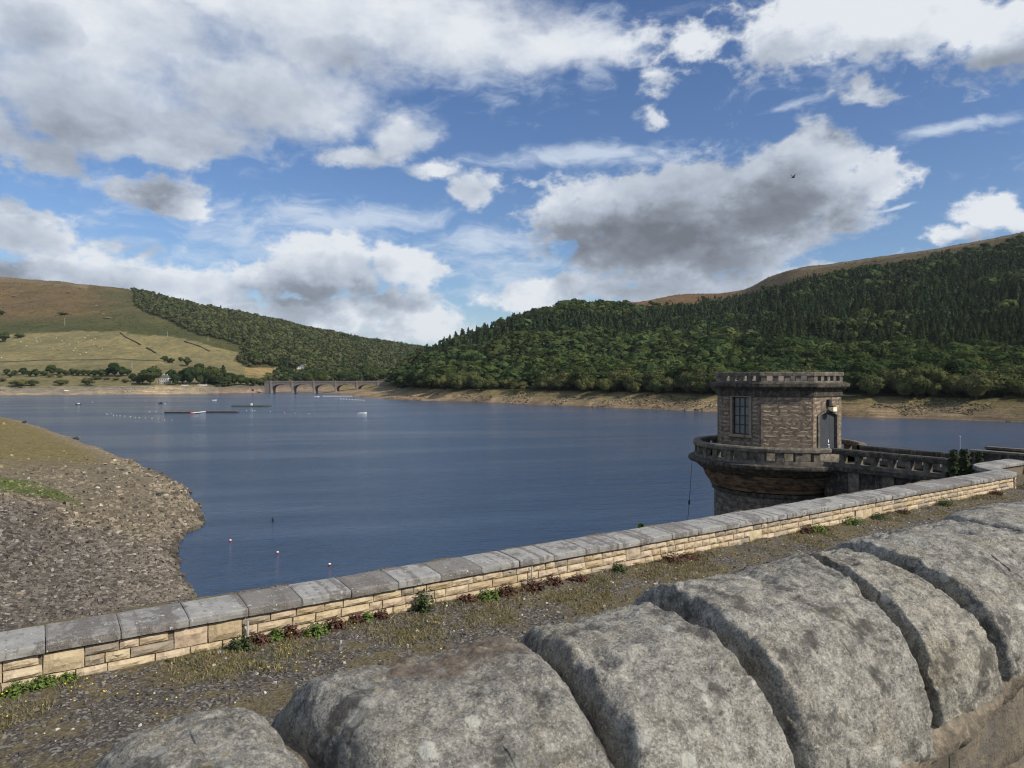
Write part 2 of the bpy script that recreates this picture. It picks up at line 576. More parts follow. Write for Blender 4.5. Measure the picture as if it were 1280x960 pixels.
def f_tower(g):
    P = g.pos()
    r = g.rand()
    base = g.ramp(r, (0, (.21, .165, .122)), (.3, (.30, .24, .178)), (.6, (.25, .20, .15)), (.85, (.36, .295, .22)), (1, (.17, .135, .105)))
    n = g.noise(P, 7, 5, .65)
    c = g.mix(g.step(n, .36, .64, .0, .7), base, g.mix(.5, base, (.42, .33, .23)))
    st = g.noise(g.vm('MULTIPLY', P, (1.6, 1.6, .4)), 2.2, 5, .65)
    c = g.mix(g.step(st, .54, .70, 0, .65), c, (.06, .05, .042))
    return c, [(n, .4, .04), (g.noise(P, 45, 3, .6), .4, .012)]


M['tower_stone'] = pmat('tower_stone', f_tower)


def f_dark(g):
    """black weathered dressings of the tower and the footbridge"""
    P = g.pos()
    n = g.noise(P, 4.5, 6, .7)
    c = g.ramp(n, (.33, (.022, .020, .018)), (.5, (.055, .049, .042)), (.66, (.12, .105, .085)), (.8, (.24, .21, .17)))
    s = g.noise(g.vm('MULTIPLY', P, (3., 3., .7)), 2.0, 4, .6)
    c = g.mix(g.step(s, .55, .7, 0, .55), c, (.24, .20, .15))
    return c, [(n, .5, .03)]


M['weathered_stone'] = pmat('weathered_stone', f_dark)


def f_balu(g):
    P = g.pos()
    n = g.noise(P, 3.5, 6, .7)
    c = g.ramp(n, (.3, (.045, .040, .034)), (.48, (.12, .105, .085)), (.62, (.21, .185, .145)), (.8, (.33, .30, .24)))
    return c, [(n, .5, .03)]


M['balustrade_stone'] = pmat('balustrade_stone', f_balu)
M['corbel_stone'] = pmat('corbel_stone', lambda g: (g.mix(g.step(g.noise(g.vm('MULTIPLY', g.pos(), (1, 1, 3.)), 1.8, 6, .7), .40, .62), (.20, .125, .07), (.04, .033, .027)), [(g.noise(g.pos(), 12, 4), .4, .03)]))


def f_verge(g):
    P = g.pos()
    big = g.noise(P, .55, 4, .6)
    mid = g.noise(P, 2.6, 5, .7)
    f = g.noise(P, 24, 5, .7)
    v = g.vor(P, 26, 1)
    c = g.ramp(f, (.3, (.038, .032, .027)), (.5, (.095, .083, .070)), (.68, (.18, .162, .142)), (.82, (.33, .315, .285)))
    vs = g.sep(v)[0]
    c = g.mix(g.step(vs, .80, .9, 0, .6), c, (.30, .29, .27))
    c = g.mix(g.step(vs, .22, .12, 0, .6), c, (.03, .03, .03))
    gr = g.step(g.m('ADD', mid, g.m('MULTIPLY', g.m('SUBTRACT', big, .5), .9)), .41, .54, 0, .9)
    gc = g.ramp(g.noise(P, 15, 4, .7), (.35, (.085, .066, .042)), (.55, (.15, .125, .068)), (.7, (.25, .21, .125)))
    c = g.mix(gr, c, gc)
    return c, [(f, .9, .03), (g.vor(P, 26), .6, .02)]


M['verge'] = pmat('verge', f_verge, .95, .15)


def f_grassbank(g):
    n = g.noise(g.pos(), 3, 6, .65)
    return g.ramp(n, (.3, (.05, .06, .02)), (.5, (.10, .11, .04)), (.7, (.19, .17, .08))), [(n, .5, .05)]


M['grass_bank'] = pmat('grass_bank', f_grassbank, .95, .1)


def f_asphalt(g):
    n = g.noise(g.pos(), 40, 5, .7)
    return g.ramp(n, (.3, (.035, .035, .035)), (.7, (.075, .073, .07))), [(n, .5, .01)]


M['asphalt'] = pmat('asphalt', f_asphalt)


def f_terrain(g):
    P = g.pos()
    a = g.attr('Col')
    n1 = g.noise(P, .02, 5, .6)
    n2 = g.noise(P, .11, 5, .65)
    n3 = g.noise(P, .6, 4, .7)
    c = g.mix(g.step(n1, .3, .7, 0, 1), g.mix(1.0, a, (.80, .82, .82), 'MULTIPLY'), g.mix(1.0, a, (1.18, 1.12, 1.05), 'MULTIPLY'))
    c = g.mix(1.0, c, g.ramp(n2, (.3, (.62, .66, .62)), (.5, (1, 1, 1)), (.7, (1.32, 1.27, 1.18))), 'MULTIPLY')
    c = g.mix(1.0, c, g.ramp(n3, (.3, (.7, .7, .7)), (.5, (1, 1, 1)), (.72, (1.35, 1.33, 1.3))), 'MULTIPLY')
    z = g.sep(P)[2]
    low = g.step(z, 10.5, 8.5)
    strat = g.noise(g.vm('MULTIPLY', P, (.03, .03, 1.3)), 1.0, 5, .7)
    sp = g.noise(P, .9, 5, .75)
    k2 = g.ramp(g.m('ADD', g.m('MULTIPLY', strat, .55), g.m('MULTIPLY', sp, .45)), (.36, (.42, .40, .38)), (.5, (.95, .95, .95)), (.62, (1.4, 1.36, 1.28)))
    c = g.mix(low, c, g.mix(1.0, c, k2, 'MULTIPLY'))
    return c, [(n2, .5, 1.2), (n3, .5, .35)]


M['terrain'] = pmat('terrain', f_terrain, .95, .1)


def f_shore(g):
    P = g.pos()
    a = g.attr('Col')
    n2 = g.noise(P, .5, 5, .65)
    n3 = g.noise(P, 3.2, 5, .72)
    v = g.sep(g.vor(P, 2.6, 1))[0]
    c = g.mix(1.0, a, g.ramp(n2, (.3, (.72, .74, .74)), (.5, (1, 1, 1)), (.7, (1.25, 1.22, 1.18))), 'MULTIPLY')
    c = g.mix(1.0, c, g.ramp(n3, (.3, (.55, .55, .55)), (.5, (1, 1, 1)), (.72, (1.5, 1.48, 1.42))), 'MULTIPLY')
    c = g.mix(1.0, c, g.ramp(v, (0, (.7, .7, .7)), (.8, (1, 1, 1)), (1, (1.45, 1.42, 1.38))), 'MULTIPLY')
    return c, [(n3, .8, .22), (g.vor(P, 2.6), .5, .12)]


M['shore'] = pmat('shore', f_shore, .95, .1)


def f_rubble(g):
    P = g.pos()
    a = g.attr('Col')
    n = g.noise(P, 5, 4, .65)
    return g.mix(1.0, a, g.ramp(n, (.3, (.65, .65, .66)), (.5, (1, 1, 1)), (.7, (1.3, 1.28, 1.22))), 'MULTIPLY'), [(n, .6, .04)]


M['rubble'] = pmat('rubble', f_rubble, .95, .1)


def water():
    m = bpy.data.materials.new('water')
    m.use_nodes = True
    nt = m.node_tree; nt.nodes.clear()
    g = Gr(nt)
    P = g.pos()
    Pw = g.n('ShaderNodeVectorRotate', {'Vector': P, 'Angle': R(-14)}, rotation_type='Z_AXIS').outputs[0]
    A = g.vm('MULTIPLY', Pw, (.38, 1, 1))
    w0 = g.noise(A, .30, 6, .66)
    w1 = g.noise(A, 1.5, 4, .62, .4)
    w2 = g.noise(g.vm('MULTIPLY', Pw, (.7, 1.1, 1)), 5.5, 3, .6)
    gust = g.noise(g.vm('MULTIPLY', Pw, (.22, 1, 1)), .022, 4, .55)
    gust2 = g.noise(g.vm('MULTIPLY', Pw, (.16, 1, 1)), .075, 4, .6)
    k = g.step(g.m('ADD', gust, g.m('MULTIPLY_ADD', gust2, .6, -.3)), .36, .60, .42, 1.0)
    b0 = g.n('ShaderNodeBump', {'Strength': k, 'Distance': .9, 'Height': w0}).outputs[0]
    b1 = g.n('ShaderNodeBump', {'Strength': k, 'Distance': .30, 'Height': w1, 'Normal': b0}).outputs[0]
    b2 = g.n('ShaderNodeBump', {'Strength': g.m('MULTIPLY', k, .4), 'Distance': .02, 'Height': w2, 'Normal': b1}).outputs[0]
    b = g.n('ShaderNodeBsdfPrincipled', {'Base Color': (.028, .062, .125, 1), 'Roughness': g.m('MULTIPLY_ADD', k, .08, .07), 'IOR': 1.333, 'Specular IOR Level': .5, 'Normal': b2})
    g.n('ShaderNodeOutputMaterial', {0: b.outputs[0]})
    return m


M['water'] = water()


def leafmat(name, stops, attr=False, trans=.22):
    m = bpy.data.materials.new(name)
    m.use_nodes = True
    nt = m.node_tree; nt.nodes.clear()
    g = Gr(nt)
    if attr:
        c = g.attr('Col')
    else:
        c = g.ramp(g.rand(), *stops)
    n = g.noise(g.pos(), .35, 3, .6)
    n2 = g.noise(g.pos(), 2.0, 3, .6)
    c = g.mix(1.0, c, g.ramp(n, (.32, (.6, .66, .64)), (.68, (1.42, 1.34, 1.15))), 'MULTIPLY')
    c = g.mix(1.0, c, g.ramp(n2, (.3, (.62, .66, .64)), (.7, (1.4, 1.34, 1.18))), 'MULTIPLY')
    a = g.n('ShaderNodeBsdfDiffuse', {'Color': c})
    t = g.n('ShaderNodeBsdfTranslucent', {'Color': c})
    mx = g.n('ShaderNodeMixShader', {0: trans, 1: a.outputs[0], 2: t.outputs[0]})
    g.n('ShaderNodeOutputMaterial', {0: mx.outputs[0]})
    return m


M['leaf_mass'] = leafmat('leaf_mass', (), True)
M['leaf_bush'] = leafmat('leaf_bush', ((0, (.080, .094, .046)), (.3, (.115, .125, .062)), (.6, (.070, .088, .040)), (.8, (.13, .132, .058)), (1, (.098, .104, .058))))
M['leaf_broad'] = leafmat('leaf_broad', ((0, (.029, .050, .023)), (.25, (.048, .074, .031)), (.5, (.070, .088, .036)), (.75, (.038, .062, .033)), (1, (.056, .080, .031))))
M['leaf_conifer'] = leafmat('leaf_conifer', ((0, (.029, .045, .026)), (.5, (.042, .058, .031)), (1, (.056, .068, .034))))
M['bark'] = plain('bark', (.085, .07, .055), .95, .1)
M['weed_green'] = plain('weed_green', (.10, .145, .035), .8, .2, .4, 30)
M['weed_dark'] = plain('weed_dark', (.06, .085, .035), .8, .2, .4, 30)
M['weed_red'] = plain('weed_red', (.10, .052, .038), .8, .2, .5, 30)
M['shrub_dark'] = plain('shrub_dark', (.035, .045, .022), .85, .15, .5, 30)
M['tower_joint'] = plain('tower_joint', (.17, .138, .105), .95, .1, .4, 5)
M['straw'] = plain('straw', (.21, .175, .085), .9, .1, .45, 12)
M['grass'] = plain('grass', (.12, .125, .045), .9, .1, .55, 6)
M['yellow_petal'] = plain('yellow_petal', (.75, .58, .04), .7, .2, .1)
M['white_paint'] = plain('white_paint', (.78, .78, .76), .5, .4, .06)
M['render_white'] = plain('render_white', (.66, .62, .53), .9, .2, .12, .8)
M['slate'] = plain('slate', (.11, .115, .13), .8, .3, .25, 1.5)
M['window_dark'] = plain('window_dark', (.03, .035, .04), .25, .5, .1)
M['door_grey'] = plain('door_grey', (.048, .053, .062), .6, .35, .08, 2)
M['black_metal'] = plain('black_metal', (.02, .02, .022), .5, .5, .1)
M['grey_metal'] = plain('grey_metal', (.42, .42, .42), .45, .6, .1)
M['lamp_lens'] = plain('lamp_lens', (.85, .78, .55), .4, .5, .05)
M['red_plastic'] = plain('red_plastic', (.42, .035, .03), .5, .4, .1)
M['dark_timber'] = plain('dark_timber', (.05, .045, .042), .85, .2, .3, 2)
M['deck_timber'] = plain('deck_timber', (.22, .17, .14), .85, .2, .3, 1)
M['net_green'] = plain('net_green', (.075, .09, .07), .85, .2, .4, .8)
M['dark_cloth'] = plain('dark_cloth', (.02, .025, .035), .9, .2, .2)
M['skin'] = plain('skin', (.5, .33, .25), .7, .3, .05)
M['wool'] = plain('wool', (.62, .58, .50), .95, .1, .1)
M['drystone'] = plain('drystone', (.085, .075, .06), .95, .1, .4, 1)
M['bridge_stone'] = plain('bridge_stone', (.22, .185, .158), .95, .15, .18, .6)
M['bridge_pilaster'] = plain('bridge_pilaster', (.25, .215, .18), .95, .15, .15, .6)
M['pane_glass'] = plain('pane_glass', (.16, .185, .18), .12, .6, .2, 1.2)


# ---------------------------------------------------------------- water and hills
wm = MB()
wm.add([DP(-2600, 20, 0), DP(2600, 20, 0), DP(2600, 5200, 0), DP(-2600, 5200, 0)], [(0, 1, 2, 3)])
tag(wm.obj('water', M['water']), kind='structure')

# control lines of the two valley sides; abscissa = photo column of the sight line, ordinates = metres
SH_R = [(-2000, 2600), (380, 1000), (430, 790), (455, 696), (500, 625), (600, 566), (700, 500), (800, 450), (890, 408), (1050, 362), (1280, 314), (1600, 250), (2400, 170), (3600, 110)]
RID_Y = [(-2000, 2600), (440, 1060), (480, 1020), (545, 1010), (640, 1050), (765, 1150), (860, 1350), (935, 1330), (1000, 1200), (1280, 1100), (1700, 900), (2400, 650), (3600, 420)]
RID_P = [(-2000, 471), (440, 478), (470, 477), (482, 473), (500, 463), (520, 454), (545, 443), (570, 432), (600, 420), (640, 405), (680, 393), (720, 385), (765, 381), (800, 377), (850, 369), (900, 366.5), (930, 361),
         (945, 354), (960, 346), (985, 337), (1020, 333), (1060, 327), (1120, 319), (1180, 310), (1240, 298), (1280, 290), (1400, 270), (1700, 230), (2400, 150), (3600, 60)]
SH_L = [(-3000, 800), (-800, 760), (0, 790), (200, 840), (320, 905), (345, 985), (480, 1010), (560, 1100), (3600, 3000)]
MID_L = [(-800, 415), (0, 417), (150, 415), (300, 432), (400, 448), (545, 462), (3600, 480)]
RIDL_Y = [(-3000, 1800), (0, 1900), (167, 1800), (250, 1700), (350, 1750), (450, 1950), (545, 2250), (3600, 3500)]
RIDL_P = [(-3000, 340), (-800, 330), (-200, 338), (0, 346), (80, 352), (150, 360.5), (167, 362.5), (185, 369), (200, 374), (250, 387), (300, 396), (350, 406), (400, 417), (450, 427), (500, 434), (545, 440), (700, 450), (3600, 470)]


BANKW = [(380, 230), (430, 270), (455, 300), (480, 200), (520, 70), (560, 26)]


def smooth_max(a, b, k):
    h = np.clip(.5 + .5 * (a - b) / k, 0, 1)
    return b * (1 - h) + a * h + k * h * (1 - h)


def vnoise(x, y, sc_, seed=0):
    """smooth value noise on a lattice"""
    r = np.random.default_rng(100 + seed)
    N = 256
    tab = r.random((N, N)) * 2 - 1
    u, v = x / sc_, y / sc_
    i, j = np.floor(u).astype(int), np.floor(v).astype(int)
    a, b = u - i, v - j
    a = a * a * (3 - 2 * a); b = b * b * (3 - 2 * b)
    g00 = tab[i % N, j % N]; g10 = tab[(i + 1) % N, j % N]; g01 = tab[i % N, (j + 1) % N]; g11 = tab[(i + 1) % N, (j + 1) % N]
    return (g00 * (1 - a) + g10 * a) * (1 - b) + (g01 * (1 - a) + g11 * a) * b


def hill_r(px, Y):
    ys = interp(px, SH_R); yr = interp(px, RID_Y); yr = np.maximum(yr, ys + 120)
    zr = np.maximum(H + (HY - interp(px, RID_P)) / F * yr, 10)
    t = Y - ys
    f = np.clip((Y - ys - interp(px, BANKW)) / (yr - ys - interp(px, BANKW)), 0, 1)
    up = 9.3 + (zr - 9.3) * (.30 * f + 1.15 * f ** 2 - .45 * f ** 3)
    bw = interp(px, BANKW)
    bank = np.clip(t / bw, -2, 1)
    bank = np.where(bank > 0, 9.3 * (bank * .8 + .2 * bank ** 2), bank * 9)
    z = np.where(t < bw, bank, up)
    b = np.clip((Y - yr) / 900, 0, 3)
    return np.where(Y > yr, zr * (1 - .16 * b * b / (1 + b)) - 3 * b, z)


def hill_l(px, Y):
    ys = interp(px, SH_L); yr = interp(px, RIDL_Y)
    zr = H + (HY - interp(px, RIDL_P)) / F * yr
    ym = ys + (yr - ys) * .42
    zm = H + (HY - interp(px, MID_L)) / F * ym
    t = Y - ys
    bank = np.clip(t / 32, -2, 1)
    bank = np.where(bank > 0, 10.2 * (.85 * bank + .15 * bank ** 2), bank * 9)
    f1 = np.clip((t - 32) / (ym - ys - 32), 0, 1)
    f2 = np.clip((Y - ym) / (yr - ym), 0, 1)
    z1 = 10.2 + (zm - 10.2) * (.55 * f1 + .45 * f1 ** 2)
    z2 = zm + (zr - zm) * (.85 * f2 + .35 * f2 ** 2 - .2 * f2 ** 3)
    z = np.where(t < 32, bank, np.where(Y < ym, z1, z2))
    b = np.clip((Y - yr) / 900, 0, 3)
    return np.where(Y > yr, zr * (1 - .16 * b * b / (1 + b)), z)


def terrain_z(px, Y):
    px = np.asarray(px, float); Y = np.asarray(Y, float)
    a, b = hill_r(px, Y), hill_l(px, Y)
    z = smooth_max(a, b, 3.0)
    X = (px - 640) / F * Y
    amp = np.clip((z - 9) / 25, 0, 1)
    z = z + amp * (2.2 * vnoise(X, Y, 85, 1) + .9 * vnoise(X, Y, 33, 2)) + .35 * vnoise(X, Y, 9, 3) * np.clip(z / 3, .0, 1)
    return z


FIELD_TOP = [(-300, 421), (0, 418), (20, 417), (50, 416), (100, 413.5), (150, 415), (170, 418), (215, 421), (245, 427), (270, 434), (300, 441)]
WOOD_L = [(358, 165), (366, 166), (375, 167), (384, 172), (392, 183), (402, 214), (411, 229), (418, 245), (424, 272), (432, 300), (441, 302), (452, 298), (462, 309), (470, 330), (479, 338)]   # row, column of the wood's left edge
MOOR_R = [(400, 300), (690, 300), (700, 371), (760, 374), (800, 384), (850, 381), (900, 374), (935, 368), (960, 362), (1000, 350), (1050, 340), (1100, 332), (1180, 319), (1280, 299), (1500, 260), (3600, 100)]   # upper limit of the trees on the right


def proj(px, Y, z):
    return HY - (z - H) * F / Y


def zones(px, Y, z):
    """albedo of the ground at sight column px, distance Y, height z"""
    n = len(px)
    X = (px - 640) / F * Y
    py = proj(px, Y, z)
    right = hill_r(px, Y) >= hill_l(px, Y) - .5
    jit = vnoise(X, Y, 14, 5) * 1.2 + vnoise(X, Y, 5, 6) * .6
    col = np.empty((n, 3)); col[:] = (.055, .055, .025)                     # woodland floor
    # left side
    L = ~right
    wl = np.interp(py, [a for a, _ in WOOD_L], [b for _, b in WOOD_L])
    open_ = L & (px < wl)
    ft = interp(px, FIELD_TOP)
    f = open_ & (py >= ft + jit * .3)
    col[f] = (.182, .160, .080)
    low = f & (py > 456 + .5 * jit)
    col[low] = (.155, .138, .068)
    v1 = np.clip(.5 + .5 * vnoise(X, Y, 60, 7), 0, 1)[:, None]
    gb = open_ & (py < ft + jit * .3)
    moor = np.array((.13, .092, .045)); green = np.array((.066, .070, .026)); olive = np.array((.082, .076, .033))
    up = np.clip((ft - py - 8 - 4 * v1[:, 0]) / 16, 0, 1)[:, None]
    rg = np.clip((px - 85 + 18 * jit + 40 * (v1[:, 0] - .5)) / 60, 0, 1)[:, None]
    mo = moor * (1 - rg) + olive * rg
    mo = np.where(v1 > .66, mo * .85 + .15 * green, mo)
    c = green * (1 - up) + mo * up
    col[gb] = c[gb]
    crest = open_ & (py < interp(px, RIDL_P) + 5 + 2 * jit) & (px < 110)
    col[crest] = (.16, .125, .075)
    gap = L & (px > 306 + jit) & (px < 367 + jit) & (py > 459.5 + jit * .5) & (py < 469)
    col[gap] = (.23, .175, .08)
    # right side
    lim = interp(px, MOOR_R)
    mr = right & (py < lim + 2 * jit)
    col[mr] = (.082, .064, .036)
    col[mr & (px < 925)] = (.125, .08, .042)
    top = right & (py < interp(px, RID_P) + 2.5) & (px > 930)
    col[top] = (.12, .10, .068)
    # drawn-down banks
    zz = z + .55 * vnoise(X, Y, 7, 8) + .5 * vnoise(X, Y, 3, 9)
    bank = z < 9.8
    bl = bank & L
    bands = [(-9, (.30, .24, .17)), (.9, (.36, .29, .20)), (2.0, (.43, .34, .22)), (3.2, (.34, .28, .21)), (4.4, (.30, .255, .205)), (6.2, (.27, .24, .20)), (8.0, (.255, .235, .19)), (9.0, (.22, .21, .13)), (9.8, (.21, .19, .09))]
    cb = np.stack([np.interp(zz, [a for a, _ in bands], [b[k] for _, b in bands]) for k in range(3)], 1)
    warm = np.clip((px - 165) / 20, 0, 1) * np.clip((262 - px) / 12, 0, 1)
    cb = cb * .8 * (1 + .38 * warm[:, None]) * np.array((1, .97, .9)) ** warm[:, None]
    pink = (px > 275)
    cb[pink] = cb[pink] * np.array((.86, .80, .82))
    col[bl] = cb[bl]
    br = bank & right
    bands = [(-9, (.20, .15, .10)), (.6, (.25, .185, .12)), (1.4, (.33, .25, .165)), (3.2, (.33, .26, .165)), (5.0, (.29, .235, .14)), (7.2, (.25, .21, .11)), (9.8, (.16, .145, .06))]
    cb = np.stack([np.interp(zz, [a for a, _ in bands], [b[k] for _, b in bands]) for k in range(3)], 1)
    cb *= .82
    dark = (vnoise(X, Y, 22, 10) > .25) & (px > 560)
    cb[dark] *= .72
    far = px > 1050
    cb[far] *= np.array((.78, .78, .78))
    col[br] = cb[br]
    return col


cols = np.concatenate([np.arange(-2400, -60, 40), np.arange(-60, 1345, 3.5), np.arange(1345, 1700, 12), np.arange(1700, 3600, 40)])
rows = np.concatenate([np.arange(90, 300, 10), np.arange(300, 1200, 6), np.arange(1200, 2300, 11), np.geomspace(2300, 6000, 24)])
PX, YY = np.meshgrid(cols, rows, indexing='ij')
pxv, yv = PX.ravel(), YY.ravel()
zv = terrain_z(pxv, yv)
xv = (pxv - 640) / F * yv
nc, nr = PX.shape
I = np.arange(nc * nr).reshape(nc, nr)
fc = np.stack([I[:-1, :-1], I[1:, :-1], I[1:, 1:], I[:-1, 1:]], -1).reshape(-1, 4)
deep = (zv[fc] < -7).all(1)
fc = fc[~deep]
ter = mesh_obj('hillside', np_mesh('hillside', np.stack([xv, yv, zv], 1), fc, M['terrain'], True, zones(pxv, yv, zv)))
tag(ter, kind='structure')

_prof_Y = np.concatenate([np.arange(100, 1200, 1.5), np.arange(1200, 2400, 4)])


def ground_at(px, py):
    """nearest terrain point whose picture falls on column px, row py"""
    z = terrain_z(np.full(len(_prof_Y), px), _prof_Y)
    r = proj(px, _prof_Y, z)
    ok = np.where((r <= py) & (z > .3))[0]
    i = ok[0] if len(ok) else len(_prof_Y) - 1
    return Vector(((px - 640) / F * _prof_Y[i], _prof_Y[i], z[i]))


# ---------------------------------------------------------------- the drawn-down shore on the left
SHORE_PX = [(232, 756), (213, 706), (221, 680), (251, 657), (246, 626), (226, 607), (192, 590), (150, 572), (100, 551), (60, 537.5), (30, 528), (0, 522), (-60, 512), (-160, 504)]
shp = [on_z(a, b, 0) for a, b in SHORE_PX]
poly = [DP(13.5, 52, 0), DP(12.5, 60, 0)] + shp + [Vector((-700, 560, 0)), Vector((-800, 200, 0)), DP(-400, 14, 0), DP(16, 14, 0)]
PV = np.array([(v.x, v.y) for v in poly])
n_shore = len(shp) + 2


def seg_dist(x, y, a, b):
    ab = b - a
    t = np.clip(((x - a[0]) * ab[0] + (y - a[1]) * ab[1]) / (ab @ ab), 0, 1)
    return np.hypot(x - a[0] - t * ab[0], y - a[1] - t * ab[1])


def inside(x, y, V):
    c = np.zeros(x.shape, bool)
    j = len(V) - 1
    for i in range(len(V)):
        xi, yi, xj, yj = *V[i], *V[j]
        cond = ((yi > y) != (yj > y)) & (x < (xj - xi) * (y - yi) / (yj - yi + 1e-12) + xi)
        c ^= cond
        j = i
    return c


def shore_z(x, y):
    dist = np.full(x.shape, 1e9)
    for i in range(n_shore):
        dist = np.minimum(dist, seg_dist(x, y, PV[i], PV[i + 1]))
    sgn = np.where(inside(x, y, PV), 1, -1)
    sd = dist * sgn + .9 * vnoise(x, y, 9, 21) + .5 * vnoise(x, y, 3.5, 22)
    s_, q_ = x * d.x + y * d.y, x * p.x + y * p.y
    k = np.clip((sd + .3) / 46, -1, 1)
    z = np.where(sd > -.3, 5.6 * (1 - (1 - k) ** 1.7) + .25 * np.clip(sd, 0, 1), sd * .35)
    z += np.clip((q_ - 150) / 200, 0, 1) * np.clip(sd / 60, 0, 1) * 1.2
    # the stone slope of the dam takes over close to the wall
    dam = VZ - .6 - (q_ - 14) * .36
    z = np.maximum(z, np.minimum(dam, 14))
    amp = np.clip(sd / 4, 0.15, 1)
    z += amp * (.45 * vnoise(x, y, 24, 23) + .22 * vnoise(x, y, 8, 24) + .10 * vnoise(x, y, 2.6, 25))
    return z, sd


GRASS_Y = [(-100, 598), (0, 600), (40, 603), (75, 617), (110, 622), (140, 630)]


def shore_col(x, y, z, sd):
    px = 640 + x / np.maximum(y, 1) * F
    py = HY - (z - H) * F / np.maximum(y, 1)
    j = vnoise(x, y, 6, 31) * 5 + vnoise(x, y, 2.2, 32) * 3
    stone = np.array((.125, .110, .095)); earth = np.array((.185, .155, .112)); turf = np.array((.185, .152, .068)); green = np.array((.105, .125, .042)); lite = np.array((.235, .195, .14))
    c = np.tile(earth, (len(x), 1))
    t = np.clip((592 - py + j) / 30, 0, 1) * np.clip((175 - px + j * 2) / 70, 0, 1)
    t = np.clip(t * 1.3, 0, 1)[:, None]
    c = c * (1 - t) + turf * t
    e = np.clip((8 - sd) / 6, 0, 1)[:, None] * np.clip((630 - py) / 10, 0, 1)[:, None]
    c = c * (1 - e) + lite * e
    b = interp(px, [(-100, 622), (0, 622), (30, 630), (60, 636), (100, 655), (150, 668), (190, 672), (215, 660), (250, 650)])
    st = np.clip((py - b + j * 2.6 + 6) / 26, 0, 1)[:, None]
    c = c * (1 - st) + stone * st
    rt = (np.clip((px - 100 + j * 3) / 90, 0, 1) * np.clip((py - 640) / 20, 0, 1))[:, None]
    c = c * (1 - .5 * rt) + np.array((.195, .168, .132)) * .5 * rt
    gd = np.clip(1 - np.abs(py - interp(px, [(-60, 603), (0, 606), (60, 618), (100, 632)]) + j) / 10, 0, 1) * np.clip((105 - px + 2 * j) / 40, 0, 1)
    gd = np.clip(gd * 1.7, 0, 1)[:, None]
    c = c * (1 - gd) + green * gd
    wet = np.clip((.35 - z) / .35, 0, 1)[:, None]
    return c * (1 - .5 * wet)


gx = np.concatenate([np.arange(-420, -120, 4.0), np.arange(-120, -16, 0.8), np.arange(-16, 24, 2)])
gy = np.concatenate([np.arange(8, 36, 2), np.arange(36, 150, 1.0), np.arange(150, 480, 3)])
GX, GY = np.meshgrid(gx, gy, indexing='ij')
fx, fy = GX.ravel(), GY.ravel()
fz, fsd = shore_z(fx, fy)
I = np.arange(len(fx)).reshape(GX.shape)
fc = np.stack([I[:-1, :-1], I[1:, :-1], I[1:, 1:], I[:-1, 1:]], -1).reshape(-1, 4)
qq = fx * p.x + fy * p.y
fc = fc[(fz[fc] > -2).any(1) & (qq[fc] > 13.2).all(1)]
sh = mesh_obj('shore', np_mesh('shore', np.stack([fx, fy, fz], 1), fc, M['shore'], True, shore_col(fx, fy, fz, fsd)))
tag(sh, kind='structure')

# upstream slope of the dam, mostly hidden by the parapet
dm = MB()
dm.add([DP(-300, 13.4, VZ - .5), DP(400, 13.4, VZ - .5), DP(400, 60, -3.5), DP(-300, 60, -3.5)], [(0, 1, 2, 3)])
tag(dm.obj('dam_slope', M['drystone']), kind='structure')


# rubble: thousands of angular stones nobody could count, joined
def stone_proto(r, n=1):
    b = np.array([[-1, -1, -1], [1, -1, -1], [1, 1, -1], [-1, 1, -1], [-1, -1, 1], [1, -1, 1], [1, 1, 1], [-1, 1, 1]], float)
    b *= .5 + .22 * (r.random((8, 3)) - .5) * 2
    b[4:, :2] *= .62 + .25 * r.random((4, 1))
    return b


QF = np.array([[4, 5, 6, 7], [0, 1, 5, 4], [1, 2, 6, 5], [2, 3, 7, 6], [3, 0, 4, 7]])


def scatter_stones(name, P, size, col, mat, flat=.55):
    n = len(P)
    out = np.empty((n, 8, 3))
    protos = [stone_proto(rng) for _ in range(24)]
    pick = rng.integers(0, 24, n)
    a = rng.random(n) * 6.283
    base = np.stack(protos)[pick]
    sx = size * (.7 + .7 * rng.random(n)); sy = size * (.5 + .5 * rng.random(n)); sz = size * flat * (.6 + .7 * rng.random(n))
    base = base * np.stack([sx, sy, sz], 1)[:, None, :]
    tl = (rng.random(n) - .5) * .9
    ct, s_t = np.cos(tl)[:, None], np.sin(tl)[:, None]
    xz = base[:, :, 0] * ct - base[:, :, 2] * s_t; zz = base[:, :, 0] * s_t + base[:, :, 2] * ct
    ca, sa = np.cos(a)[:, None], np.sin(a)[:, None]
    out[:, :, 0] = xz * ca - base[:, :, 1] * sa + P[:, None, 0]
    out[:, :, 1] = xz * sa + base[:, :, 1] * ca + P[:, None, 1]
    out[:, :, 2] = zz + P[:, None, 2]
    fs = (QF[None] + (np.arange(n) * 8)[:, None, None]).reshape(-1, 4)
    cc = np.repeat(col, 8, 0)
    return mesh_obj(name, np_mesh(name, out.reshape(-1, 3), fs, mat, False, cc))


# drawn evenly in the picture area that the shore covers, then set down on its surface
def shore_points(n):
    px = rng.random(n * 3) * 330 - 60
    py = 520 + 300 * rng.random(n * 3) ** .85
    Yg = np.full(px.shape, 60.0)
    z = np.full(px.shape, 3.0)
    for _ in range(14):
        Yg = .5 * Yg + .5 * np.clip((H - z) * F / (py - HY), 20, 460)
        z, sd = shore_z((px - 640) / F * Yg, Yg)
    x = (px - 640) / F * Yg
    k = (sd > -.2) & (Yg < 400)
    return px[k], py[k], x[k], Yg[k], z[k], sd[k]


